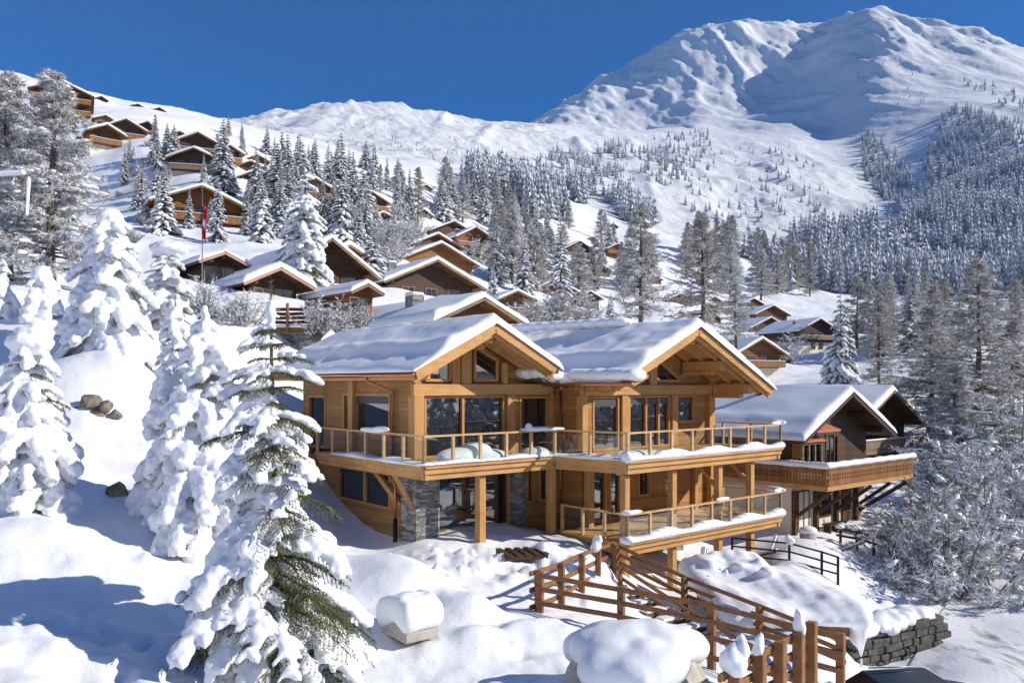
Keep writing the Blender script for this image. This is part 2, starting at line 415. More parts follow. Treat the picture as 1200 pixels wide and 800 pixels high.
_A[:_n,:_n] = _phi(_d2) + np.eye(_n)*6e-4; _A[:_n,_n] = 1; _A[:_n,_n+1:] = _q; _A[_n:,:_n] = _A[:_n,_n:].T
_w = np.linalg.solve(_A, np.concatenate([pts[:,2], np.zeros(3)]))

MOUNDS = []   # (x, y, radius_x, radius_y, height)
def mound(px, py, Y, rx, ry, h):
    p = at(px, py, Y); MOUNDS.append((p.x, p.y, rx, ry, h))
mound(110, 420, 28.5, 2.3, 1.8, 1.2)
mound(60, 640, 18.2, 1.2, 0.9, 0.35)
mound(120, 655, 17.3, 0.9, 0.7, 0.30)
mound(175, 690, 16.8, 0.5, 0.4, 0.22)
mound(470, 680, 22.0, 1.2, 1.6, 0.75)
mound(545, 705, 20.0, 0.8, 1.4, 0.4)
mound(430, 655, 24.0, 1.5, 1.5, 0.55)
mound(560, 745, 17.5, 0.8, 0.9, 0.30)
mound(640, 735, 18.5, 1.0, 0.8, 0.45)
mound(100, 765, 13.8, 1.3, 0.5, 0.18)
mound(600, 790, 14.5, 0.7, 0.5, 0.25)
mound(640, 650, 28.5, 0.9, 0.8, 0.55)
mound(700, 648, 28.0, 0.7, 0.8, 0.45)
mound(590, 655, 27.5, 0.8, 0.8, 0.25)

_dr = random.Random(31)
def dents(path, n, spread, r=.16, d=.10):
    for i in range(n):
        s = i/max(1, n-1)*(len(path)-1); k = min(int(s), len(path)-2); u = s-k; p = [path[k][j]*(1-u)+path[k+1][j]*u for j in range(3)]
        q = at(*p); MOUNDS.append((q.x+_dr.uniform(-1, 1)*spread, q.y+_dr.uniform(-1, 1)*spread, r*_dr.uniform(.7, 1.4), r*_dr.uniform(.7, 1.4), -d*_dr.uniform(.5, 1.3)))
dents([(60, 700, 15.2), (140, 720, 15.0), (215, 750, 14.3), (250, 800, 13.2)], 34, .35)
dents([(110, 790, 12.8), (170, 740, 14.6), (195, 690, 17)], 22, .3, .22, .08)
dents([(30, 760, 13.2), (150, 775, 13.4)], 16, .5, .3, .09)
dents([(480, 660, 25), (560, 690, 22), (620, 760, 17.5)], 26, .5, .18, .10)
for i in range(46):
    q = at(_dr.uniform(440, 760), _dr.uniform(640, 700), _dr.uniform(24, 28.5)); MOUNDS.append((q.x, q.y, _dr.uniform(.12, .3), _dr.uniform(.12, .3), _dr.uniform(.06, .22)))
for i in range(40):
    q = at(_dr.uniform(0, 300), _dr.uniform(600, 800), _dr.uniform(13, 19)); MOUNDS.append((q.x, q.y, _dr.uniform(.1, .3), _dr.uniform(.1, .25), _dr.uniform(.04, .12)))
ROAD = [at(1150, 830, 22), at(1160, 775, 26), at(1178, 715, 32), at(1195, 660, 41), at(1215, 605, 54), at(1245, 560, 75)]
def H(X, Y):
    X = np.asarray(X, dtype=float); Y = np.asarray(Y, dtype=float)
    shp = X.shape; x = X.ravel(); y = Y.ravel(); out = np.empty_like(x)
    for i in range(0, len(x), 20000):
        xs = x[i:i+20000]; ys = y[i:i+20000]
        r = np.maximum(np.hypot(xs, ys), 1.0); a = np.arctan2(xs, ys); l = np.log(r)
        qa = a*AS; ql = l*LS
        d2 = (qa[:,None]-_q[:,0][None])**2 + (ql[:,None]-_q[:,1][None])**2
        t = _phi(d2) @ _w[:_n] + _w[_n] + _w[_n+1]*qa + _w[_n+2]*ql
        z = t*r
        # relief, growing with the scale of the land
        k = np.clip((r-25)/60, 0, 1); far = np.clip((r-450)/500, 0, 1); mt = np.clip((r-1250)/500, 0, 1)
        z += (1-far)*(0.13*fbm(xs/2.9, ys/2.9, 3, 3) + 0.06*fbm(xs/0.8, ys/0.8, 3, 9)*(1-k)*(.35+.65*np.clip(fbm(xs/4.5, ys/4.5, 2, 15)+.5, 0, 1)))
        z += k*(1-far)*1.2*fbm(xs/24, ys/24, 4, 5)
        z += far*(1-mt)*(14*fbm(xs/190, ys/190, 6, 21, 0.58) + 5*ridged(xs/60, ys/140, 4, 25))
        hi = np.clip((z-520)/350, 0, 1)
        z += mt*(0.25+0.75*hi)*(30*(ridged((xs+0.35*ys)/210+0.3*fbm(xs/300, ys/300, 2, 50), ys/620, 6, 31)-0.85) + 8*fbm((xs+.3*ys)/60, ys/160, 5, 41, 0.62) + 4.5*ridged((xs+.2*ys)/42, ys/75, 4, 43))
        for mx, my, rx, ry, h in MOUNDS:
            near = (np.abs(xs-mx) < 3.2*rx) & (np.abs(ys-my) < 3.2*ry)
            if near.any():
                dd = ((xs[near]-mx)/rx)**2 + ((ys[near]-my)/ry)**2
                z[near] += h*np.exp(-dd**1.2)
        # trampled rough snow in front of the chalet
        tp = np.exp(-(((xs-0.6)/4.5)**2 + ((ys-27.5)/2.6)**2)**2)
        z += tp*0.16*fbm(xs/0.55, ys/0.55, 3, 77)
        out[i:i+20000] = z
    return out.reshape(shp)
def h1(x, y): return float(H(np.array([x]), np.array([y]))[0])

_ymarch = np.exp(np.linspace(math.log(9.0), math.log(2600.0), 900))
def hit(px, py, ymin=9.0, ymax=2600.0):
    """first point of the land seen at a photo pixel"""
    X = (px-600)/F*_ymarch; z = H(X, _ymarch); t = z/_ymarch; s = (HORIZ-py)/F
    ok = np.where((t >= s) & (_ymarch >= ymin) & (_ymarch <= ymax))[0]
    if len(ok) == 0: return None
    i = ok[0]; Y = _ymarch[i]
    return Vector(((px-600)/F*Y, Y, z[i]))

def build_terrain():
    d = math.radians
    cols = np.concatenate([np.linspace(-180, -48, 50)[:-1], np.linspace(-48, -36, 40)[:-1], np.linspace(-36, 36, 520)[:-1], np.linspace(36, 48, 40)[:-1], np.linspace(48, 180, 50)])
    ca = np.radians(cols)
    def sheet(name, r0, r1, nr, mats, label=None):
        rr = np.exp(np.linspace(math.log(r0), math.log(r1), nr))
        A, RR = np.meshgrid(ca, rr)
        X = RR*np.sin(A); Y = RR*np.cos(A); Z = H(X, Y)
        V = np.stack([X, Y, Z], -1).reshape(-1, 3)
        nc = len(ca); i, j = np.meshgrid(np.arange(nr-1), np.arange(nc-1), indexing='ij')
        a = (i*nc+j).ravel(); Fq = np.stack([a, a+1, a+nc+1, a+nc], 1)[:, ::-1]
        o = bpy.data.objects.new(name, np_mesh(name, V, Fq, mats)); C.objects.link(o); o['kind'] = 'structure'
        return o
    sheet('ground', 2.5, 640, 560, [M['ground']])
    sheet('mountain', 640, 3600, 460, [M['mountain']])

def ground_mat():
    m, nt, b = mat('snowfield')
    b.inputs['Roughness'].default_value = 0.55; b.inputs['Specular IOR Level'].default_value = 0.25
    b.inputs['Base Color'].default_value = (0.84, 0.86, 0.89, 1)
    n1 = N(nt, 'ShaderNodeTexNoise', Scale=9.0, Detail=6.0, Roughness=0.65); n2 = N(nt, 'ShaderNodeTexNoise', Scale=1.3, Detail=4.0)
    co = coords(nt, kind='World'); nt.links.new(co, n1.inputs[0]); nt.links.new(co, n2.inputs[0])
    mx = N(nt, 'ShaderNodeMix', data_type='FLOAT'); mx.inputs[0].default_value = 0.6
    nt.links.new(n1.outputs[0], mx.inputs[2]); nt.links.new(n2.outputs[0], mx.inputs[3])
    bump(nt, b, mx.outputs[0], 0.5, 0.09)
    return m
M['ground'] = ground_mat()

def mountain_mat():
    m, nt, b = mat('mountain_snow')
    b.inputs['Roughness'].default_value = 0.8; b.inputs['Specular IOR Level'].default_value = 0.1
    co = coords(nt, kind='World')
    g = N(nt, 'ShaderNodeNewGeometry'); sp = N(nt, 'ShaderNodeSeparateXYZ'); nt.links.new(g.outputs['Normal'], sp.inputs[0])
    n1 = N(nt, 'ShaderNodeTexNoise', Scale=0.012, Detail=9.0, Roughness=0.72); nt.links.new(co, n1.inputs[0])
    st = coords(nt, (0.07, 0.07, 0.16), 'World'); n2 = N(nt, 'ShaderNodeTexNoise', Scale=1.0, Detail=8.0, Roughness=0.8); nt.links.new(st, n2.inputs[0])
    # rock only on steep ground: slope (1 - nz) plus broken noise
    inv = N(nt, 'ShaderNodeMath', operation='SUBTRACT'); inv.inputs[0].default_value = 1.0; nt.links.new(sp.outputs[2], inv.inputs[1])
    a1 = N(nt, 'ShaderNodeMath', operation='MULTIPLY_ADD'); nt.links.new(n1.outputs[0], a1.inputs[0]); a1.inputs[1].default_value = 0.5; nt.links.new(inv.outputs[0], a1.inputs[2])
    a2 = N(nt, 'ShaderNodeMath', operation='MULTIPLY_ADD'); nt.links.new(n2.outputs[0], a2.inputs[0]); a2.inputs[1].default_value = 0.74; nt.links.new(a1.outputs[0], a2.inputs[2])
    sx = N(nt, 'ShaderNodeSeparateXYZ'); nt.links.new(g.outputs['Position'], sx.inputs[0])
    mr = N(nt, 'ShaderNodeMapRange'); nt.links.new(sx.outputs[2], mr.inputs[0]); mr.inputs[1].default_value = 480; mr.inputs[2].default_value = 1050; mr.inputs[3].default_value = -.03; mr.inputs[4].default_value = .085
    a3 = N(nt, 'ShaderNodeMath', operation='ADD'); nt.links.new(a2.outputs[0], a3.inputs[0]); nt.links.new(mr.outputs[0], a3.inputs[1])
    fac = ramp(nt, a3.outputs[0], [(1.004, (0,0,0)), (1.118, (1,1,1))])
    mx = N(nt, 'ShaderNodeMix', data_type='RGBA'); nt.links.new(fac, mx.inputs[0])
    mx.inputs[6].default_value = (0.83, 0.85, 0.88, 1); mx.inputs[7].default_value = (0.20, 0.20, 0.215, 1)
    nt.links.new(mx.outputs[2], b.inputs['Base Color'])
    bump(nt, b, a2.outputs[0], 0.7, 10.0)
    return m
M['mountain'] = mountain_mat()
build_terrain()
# ------------------------------------------------------------------ trees
def tri_blades(P, D, L, W, seed=0):
    """thin triangles: roots P, directions D (unit), lengths L, widths W"""
    rs = np.random.RandomState(seed); n = len(P)
    r = rs.normal(size=(n, 3)); s = np.cross(D, r); s /= np.maximum(np.linalg.norm(s, axis=1, keepdims=True), 1e-6)
    V = np.empty((n, 3, 3)); V[:,0] = P - s*(W/2)[:,None]; V[:,1] = P + s*(W/2)[:,None]; V[:,2] = P + D*L[:,None]
    return V.reshape(-1, 3), np.arange(n*3).reshape(-1, 3)
def blades_obj(name, lists, m, parent, seed=0):
    P = np.array([l[0] for l in lists]); D = np.array([l[1] for l in lists]); L = np.array([l[2] for l in lists]); W = np.array([l[3] for l in lists])
    D /= np.maximum(np.linalg.norm(D, axis=1, keepdims=True), 1e-6)
    V, Fq = tri_blades(P, D, L, W, seed)
    o = bpy.data.objects.new(name, np_mesh(name, V, Fq, [m], False)); C.objects.link(o); o.parent = parent
    return o

def near_spruce(label, loc, Ht, Rad, seed, whorls=22, nb=7, snow=1.0, voxel=0.05, open_az=None, cap=None, power=0.8, leader=True, name='spruce_tree', rz=0.0, base=0.04, fat=1.0, top_bare=0.0, lump=1.0, gaps=.12):
    """snow-laden spruce: real branches with needle twigs, snow pads fused into one skin"""
    rnd = random.Random(seed); t = thing(name, label, 'tree', loc)
    tr = MB(); lean = (rnd.uniform(-.02, .02)*Ht, rnd.uniform(-.02, .02)*Ht)
    def ctr(z): return Vector((lean[0]*z/Ht, lean[1]*z/Ht, z))
    tr.tube([ctr(-0.4), ctr(Ht*.3), ctr(Ht*.7), ctr(Ht*(1.02 if leader else .94))], [Ht*.022, Ht*.016, Ht*.008, .008], 8)
    nd = []; sn = MB(); br = MB()
    for i in range(whorls):
        f = i/(whorls-1); z = Ht*(base + (0.955-base)*f**0.93)
        Lw = Rad*(1-f)**power + 0.10
        n = max(4, int(round(nb*(0.75+0.5*(1-f)))))
        a0 = rnd.uniform(0, 6.28)
        for k in range(n):
            a = a0 + 6.283*k/n + rnd.uniform(-.25, .25)
            if rnd.random() < gaps*(.4+f): continue
            L = Lw*rnd.uniform(.6, 1.22)
            sw = snow*rnd.uniform(.6, 1.25)*(1-top_bare*max(0, f-.45))
            if open_az is not None: sw *= 0.62 + 0.38*math.cos(a-open_az-math.pi)
            if rnd.random() < 0.10: sw *= 0.25
            up = 0.28*f + rnd.uniform(-.05, .1) - .08; dr = (0.34+0.30*min(sw, 1.2))*(1-.35*f)
            dx = Vector((math.cos(a), math.sin(a), 0)); sd_ = Vector((-math.sin(a), math.cos(a), 0))
            c = ctr(z)
            def path(s): return c + dx*(L*s*(1-.10*s)) + Vector((0, 0, L*(up*s - dr*s*s)))
            br.tube([path(0), path(.5), path(1.0)], [.022*min(1.4, L)+.006, .014, .004], 4)
            ns = max(4, int(L/0.13))
            for j in range(ns+1):
                s = 0.16 + .84*j/ns; p = path(s); tang = (path(min(1, s+.05)) - path(s-.05)).normalized()
                tips = [(p, tang, 0.16)]
                wl = L*0.46*(1-s*.72)*rnd.uniform(.7, 1.15) + .05
                for side in (-1, 1):
                    tips.append((p, (tang*0.75 + sd_*side*.8 + Vector((0, 0, -.16-.22*sw*rnd.random()))).normalized(), wl))
                for q, d, ln in tips:
                    m_ = max(2, int(ln/0.055))
                    for u in range(m_):
                        qq = q + d*(ln*u/m_) + Vector((0, 0, -0.35*(ln*u/m_)**2))
                        for v in range(3):
                            e = Vector((rnd.gauss(0, 1), rnd.gauss(0, 1), rnd.gauss(-.75, .6))).normalized()
                            nd.append((qq, d*0.9 + e*0.75, rnd.uniform(.07, .12), .017))
                    # snow pads resting on the twig
                    if ln > .1 and rnd.random() < .93*min(1.0, sw+.1) and sw > .25:
                        w_ = (.060+.095*rnd.random())*(.6+.55*sw)*fat*(1-.3*f)*min(1.0, .5+L*.45)
                        e = q + d*(ln*.42) + Vector((0, 0, w_*.62))
                        rot = d.to_track_quat('X', 'Z').to_matrix()
                        sn.ell(e, (ln*.5+.05, w_*1.15, w_*.85), 7, 4, rot=rot, jit=.12, rnd=rnd)
                if sw > .3:
                    w_ = (.085+.09*rnd.random())*(.55+.6*sw)*fat*(1.25-.5*f)*min(1.0, .45+L*.5)*(1-.25*s)
                    rot = tang.to_track_quat('X', 'Z').to_matrix()
                    sn.ell(p + Vector((0, 0, w_*.75)), (.15+.05*L, w_*1.25, w_), 8, 5, rot=rot, jit=.12, rnd=rnd)
    if cap:
        for (dx_, dy_, dz_, r1, r2) in cap: sn.ell(ctr(Ht+dz_)+Vector((dx_, dy_, 0)), (r1, r1, r2), 12, 8, jit=.06, rnd=rnd)
    else:
        sn.ell(ctr(Ht*.965), (.10, .10, .24), 8, 6)
    if leader:
        for q in range(4):
            nd_ = ctr(Ht*(.95+.012*q))
            for u in range(26):
                e = Vector((rnd.gauss(0, 1), rnd.gauss(0, 1), rnd.gauss(.3, .5))).normalized(); nd.append((nd_+Vector((0, 0, .02*u)), e, .09, .015))
    tr.build('trunk', M['bark'], t)
    br.build('branches', M['bark'], t, fixn=False)
    blades_obj('needles', nd, M['needle'], t, seed)
    remesh_obj('snow_clumps', sn, [M['snow_tree']], voxel, t, 1, rough=max(.09, voxel*1.7)*lump, rsize=max(.15, voxel*2.2))
    return t

def proto_spruce(seed, Ht=12.0, Rad=2.3, whorls=26, nb=9, snow=1.0, mneed=None, droop=.5, frost=.38):
    rnd = random.Random(seed); t = thing('spruce_tree', 'x', 'tree', (0, -3000, 0))
    tr = MB(); tr.tube([(0,0,-1.2), (0,0,Ht*.5), (0,0,Ht)], [.2, .11, .02], 6); tr.build('trunk', M['bark'], t)
    nd = MB(); sn = MB(); bl = []; fr = []
    for i in range(whorls):
        f = i/(whorls-1); z = Ht*(.05+.93*f); Lw = Rad*(1-f)**.85+.12
        n = max(4, int(nb*(.6+.6*(1-f))))
        for k in range(n):
            a = rnd.uniform(0, 6.283); L = Lw*rnd.uniform(.65, 1.18); sw = snow*rnd.uniform(.5, 1.3)
            dx = Vector((math.cos(a), math.sin(a), 0)); sd_ = Vector((-math.sin(a), math.cos(a), 0)); dr = droop*rnd.uniform(.7, 1.2); up = .22*f
            P = [Vector((0, 0, z)) + dx*(L*s) + Vector((0, 0, L*(up*s-dr*s*s))) for s in (.12, .4, .7, 1.0)]
            def pt(s): return Vector((0, 0, z)) + dx*(L*s) + Vector((0, 0, L*(up*s-dr*s*s)))
            vs = []
            for s, w_ in ((.05, .05), (.4, .17), (.75, .14), (.97, .02)):
                p = pt(s); vs += [p - sd_*w_*L - Vector((0, 0, .4*w_*L+.04)), p, p + sd_*w_*L - Vector((0, 0, .4*w_*L+.04))]
            nd.add(vs, [(0,1,4,3),(1,2,5,4),(3,4,7,6),(4,5,8,7),(6,7,10,9),(7,8,11,10)])
            for q in range(int(26+16*L)):   # ragged twigs
                s = rnd.random()**.7; p = pt(s) + sd_*rnd.uniform(-1, 1)*L*.16*(1-s*.6)
                d = (dx*rnd.uniform(.1, 1) + sd_*rnd.uniform(-1, 1) + Vector((0, 0, rnd.uniform(-.9, .2))))
                (fr if rnd.random() < frost else bl).append((p+(Vector((0,0,.03))), d, rnd.uniform(.16, .40)*(.55+.3*L), rnd.uniform(.05, .10)))
            if sw > .35:
                for s, wv in ((.38, .27), (.68, .25), (.92, .14)):
                    if rnd.random() < .25: continue
                    j = P[0].lerp(P[3], s); j.z = (Vector((0, 0, z)).z + L*(up*s-dr*s*s))
                    r_ = wv*(L*.62+.15)*(.6+.5*sw)*rnd.uniform(.7, 1.15)
                    jj = j + sd_*rnd.uniform(-.25, .25)*L*.4 + Vector((0, 0, r_*.22))
                    rot = (P[3]-P[1]).to_track_quat('X', 'Z').to_matrix()
                    sn.ell(jj, (r_*1.15, r_*.72, r_*.34), 6, 4, rot=rot, jit=.2, rnd=rnd)
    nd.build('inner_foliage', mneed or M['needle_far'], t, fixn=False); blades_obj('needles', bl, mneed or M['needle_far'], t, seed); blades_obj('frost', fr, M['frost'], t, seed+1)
    sn.build('snow_clumps', M['snow_tree'], t, fixn=False)
    note_kids(t); return t

def proto_larch(seed, Ht=13.0, Rad=2.9, nbr=125, sub=15, tw=12, frost=.55, wid=.05, heavy=0.0):
    """bare larch with hoar-frosted twigs"""
    rnd = random.Random(seed); t = thing('larch_tree', 'x', 'tree', (0, -3000, 0))
    tr = MB(); bend = [Vector((rnd.uniform(-.12, .12), rnd.uniform(-.12, .12), Ht*s)) for s in (-.1, .25, .5, .75, 1.0)]
    tr.tube(bend, [.24, .18, .13, .07, .015], 7)
    A = []; B = []; sn = MB()
    for i in range(nbr):
        f = (i+.5)/nbr; z = Ht*(.10+.88*f); L = (Rad*(1-f)**.75+.18)*rnd.uniform(.6, 1.15)
        a = rnd.uniform(0, 6.283); dx = Vector((math.cos(a), math.sin(a), 0)); sd_ = Vector((-math.sin(a), math.cos(a), 0))
        up = rnd.uniform(-.12, .22)+.2*f; dr = rnd.uniform(.15, .42)
        def path(s): return Vector((0, 0, z)) + dx*L*s + Vector((0, 0, L*(up*s-dr*s*s+.18*s**3)))
        tr.tube([path(0), path(.5), path(1)], [.05*(1-f)+.015, .022, .008], 4)
        if heavy and rnd.random() < heavy:
            for s in (.3, .5, .7, .9):
                rr = rnd.uniform(.10, .24)*(.5+L*.22); sn.ell(path(s)+Vector((0, 0, rr*.35)), (rr*1.5, rr, rr*.55), 7, 4, jit=.25, rnd=rnd, rot=(dx+Vector((0,0,up-dr))).to_track_quat('X', 'Z').to_matrix())
        for j in range(sub):
            s = rnd.uniform(.15, 1); p = path(s)
            d = (dx*rnd.uniform(.1, 1) + sd_*rnd.uniform(-1.1, 1.1) + Vector((0, 0, rnd.uniform(-.65, .45)))).normalized()
            ln = rnd.uniform(.35, 1.0)*(L*.26+.25)*(1.15-.5*s)
            A.append((p, d, ln, wid*.8)); B.append((p+Vector((0, 0, wid*.5)), d, ln*.95, wid*.9))
            for k in range(tw):
                q = p + d*ln*rnd.uniform(.1, 1)
                e = (d*.6 + Vector((rnd.gauss(0, .8), rnd.gauss(0, .8), rnd.gauss(-.1, .7)))).normalized()
                l2 = rnd.uniform(.14, .36)
                (B if rnd.random() < frost else A).append((q, e, l2, wid*rnd.uniform(.5, 1.2)))
    tr.build('trunk', M['bark'], t, fixn=False)
    blades_obj('twigs', A, M['larch'], t, seed); blades_obj('frost', B, M['frost'], t, seed+1)
    if heavy: sn.build('snow_clumps', M['snow_tree'], t, fixn=False)
    note_kids(t); return t

def proto_shrub(seed, Ht=4.0, Rad=2.4, stems=40, sub=20, tw=17, frost=.62, wid=.036, mt=None):
    rnd = random.Random(seed); t = thing('frosted_shrub', 'x', 'shrub', (0, -3000, 0)); tr = MB(); A = []; B = []; sn = MB()
    for i in range(stems):
        a = rnd.uniform(0, 6.283); o = rnd.uniform(0, 1)**.6; dx = Vector((math.cos(a), math.sin(a), 0)); L = Ht*rnd.uniform(.65, 1.05)*(1-.35*o)
        def path(s): return dx*(Rad*o*(.25+.75*s)*s**.3) + Vector((0, 0, L*s - .12*L*o*s*s))
        tr.tube([path(0.0)-Vector((0,0,.3)), path(.4), path(.75), path(1)], [.035, .024, .014, .006], 4)
        for j in range(sub):
            s = rnd.uniform(.15, 1); p = path(s); d = (dx*rnd.uniform(-.3, .8) + Vector((rnd.gauss(0, .6), rnd.gauss(0, .6), rnd.uniform(.0, .9)))).normalized(); ln = rnd.uniform(.25, .75)*Ht*.2
            A.append((p, d, ln, wid*.7)); B.append((p+Vector((0, 0, wid*.5)), d, ln, wid*.7))
            for k in range(tw):
                q = p + d*ln*rnd.uniform(.1, 1.05); e = (d*.5+Vector((rnd.gauss(0, .8), rnd.gauss(0, .8), rnd.gauss(.1, .7)))).normalized()
                (B if rnd.random() < frost else A).append((q, e, rnd.uniform(.08, .24), wid*rnd.uniform(.5, 1.3)))
            if rnd.random() < .45:
                rr = rnd.uniform(.03, .085)*Ht*.25; sn.ell(p+d*ln*.6, (rr*2.2, rr, rr*.6), 6, 4, jit=.35, rnd=rnd, rot=d.to_track_quat('X', 'Z').to_matrix())
    tr.build('stems', M['bark'], t, fixn=False); blades_obj('twigs', A, mt or M['twig'], t, seed); blades_obj('frost', B, M['frost'], t, seed+1)
    sn.build('snow_clumps', M['snow_tree'], t, fixn=False)
    note_kids(t); return t

def far_tree_geo(seed, tiers=7, n=7):
    """small far conifer: drooping ragged tiers, each with a snowy top; unit height"""
    rnd = random.Random(seed); v = []; f = []; mi = []
    def fan(z0, z1, r, mat_, nn):
        o = len(v); v.append((0, 0, z1)); a0 = rnd.uniform(0, 6)
        for k in range(nn*2):
            a = a0+3.1416*k/nn; rr = r*(rnd.uniform(.8, 1.15) if k % 2 == 0 else rnd.uniform(.4, .62)); v.append((rr*math.cos(a), rr*math.sin(a), z0+rnd.uniform(-.02, .02)+(0 if k % 2 == 0 else .03)))
        for k in range(nn*2): f.append((o, o+1+k, o+1+(k+1) % (nn*2))); mi.append(mat_)
    for i in range(tiers):
        q = i/tiers; r = .17*(1-q)**.85+.012; z0 = .03+.9*q; z1 = z0+.25*(1-q*.4)
        fan(z0, min(z1, 1.0), r, 0, n); fan(z0+.028, min(z1+.012, 1.0), r*.97*rnd.uniform(.82, 1.0), 1, n)
    return np.array(v), np.array(f), np.array(mi)

def far_tree_mesh(seed):
    v, f, mi = far_tree_geo(seed)
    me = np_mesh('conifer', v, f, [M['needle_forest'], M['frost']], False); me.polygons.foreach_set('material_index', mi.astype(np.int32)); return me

def in_poly(x, y, poly):
    c = False; j = len(poly)-1
    for i in range(len(poly)):
        xi, yi = poly[i]; xj, yj = poly[j]
        if (yi > y) != (yj > y) and x < (xj-xi)*(y-yi)/(yj-yi)+xi: c = not c
        j = i
    return c
# ------------------------------------------------------------------ snow on a pitched roof
def roof_snow(name, wl, wr, zr, sl, t, y0, y1, parent, seed=0, nx=14, ny=14, amp=.12, lip=.10, ledge=0.0, x0=0.0, yofs=None, mt=None, slr=None):
    """continuous snow blanket over both slopes; ridge at x0; zr = roof top at the ridge"""
    slr = sl if slr is None else slr
    def spread(n):   # finer towards both ends
        u = np.linspace(0, 1, n); return u
    e = np.array([0, .03, .08, .16, .28, .45])*1.0
    ul = wl+lip; ur = wr+lip
    xs = np.concatenate([-ul + e*t*2.2, np.linspace(-ul+t*1.6, -.25, nx), [-.1, 0, .1], np.linspace(.25, ur-t*1.6, nx), (ur - e*t*2.2)[::-1]])
    ya = y0-lip; yb = y1+lip
    ys = np.concatenate([ya + e*t*2.2, np.linspace(ya+t*1.6, yb-t*1.6, ny), (yb - e*t*2.2)[::-1]])
    X, Y = np.meshgrid(xs, ys)
    s_ = np.where(X < 0, sl, slr)
    plane = zr - s_*np.abs(X)
    soft = zr - s_*np.sqrt(X*X+.22**2) + .08
    dx = np.minimum(X+ul, ur-X); dy = np.minimum(Y-ya, yb-Y)
    def edge(d): q = np.clip(d/(t*.75), 0, 1); return np.sqrt(np.clip(1-(1-q)**2, 0, 1))
    nz = fbm(X/1.7+seed*3.1, Y/1.7-seed, 3, seed)*amp*t*2 + fbm(X/.5, Y/.5+seed, 2, seed+5)*amp*t*.3
    th = t*(1+0*X) + nz
    if ledge:
        q = 1.25+.10*fbm(Y/1.1, Y*0+seed, 2, seed+3); th = th - ledge*(1/(1+np.exp(((X+ul)-q)*9)))*1.0
        th = th + ledge*.5*np.exp(-(((X+ul)-q-.35)/.35)**2)
    Z = np.maximum(plane, soft-.05) + .02 + th*edge(dx)*edge(dy)
    nyv, nxv = X.shape
    Zb = plane + .003
    if yofs is not None: pass
    V = np.concatenate([np.stack([X+x0, Y, Z], -1).reshape(-1, 3), np.stack([X+x0, Y, Zb-.0], -1).reshape(-1, 3)])
    i, j = np.meshgrid(np.arange(nyv-1), np.arange(nxv-1), indexing='ij'); a = (i*nxv+j).ravel(); n = nyv*nxv
    top = np.stack([a, a+1, a+nxv+1, a+nxv], 1); sides = []
    def strip(idx):
        for k in range(len(idx)-1): sides.append([idx[k+1], idx[k], idx[k]+n, idx[k+1]+n])
    strip(list(range(nxv))); strip([nxv*(nyv-1)+k for k in range(nxv)][::-1]); strip([k*nxv for k in range(nyv)][::-1]); strip([k*nxv+nxv-1 for k in range(nyv)])
    Fq = np.concatenate([top, np.array(sides)])
    o = bpy.data.objects.new(name, np_mesh(name, V, Fq, [mt or M['snow']])); C.objects.link(o); o.parent = parent
    return o

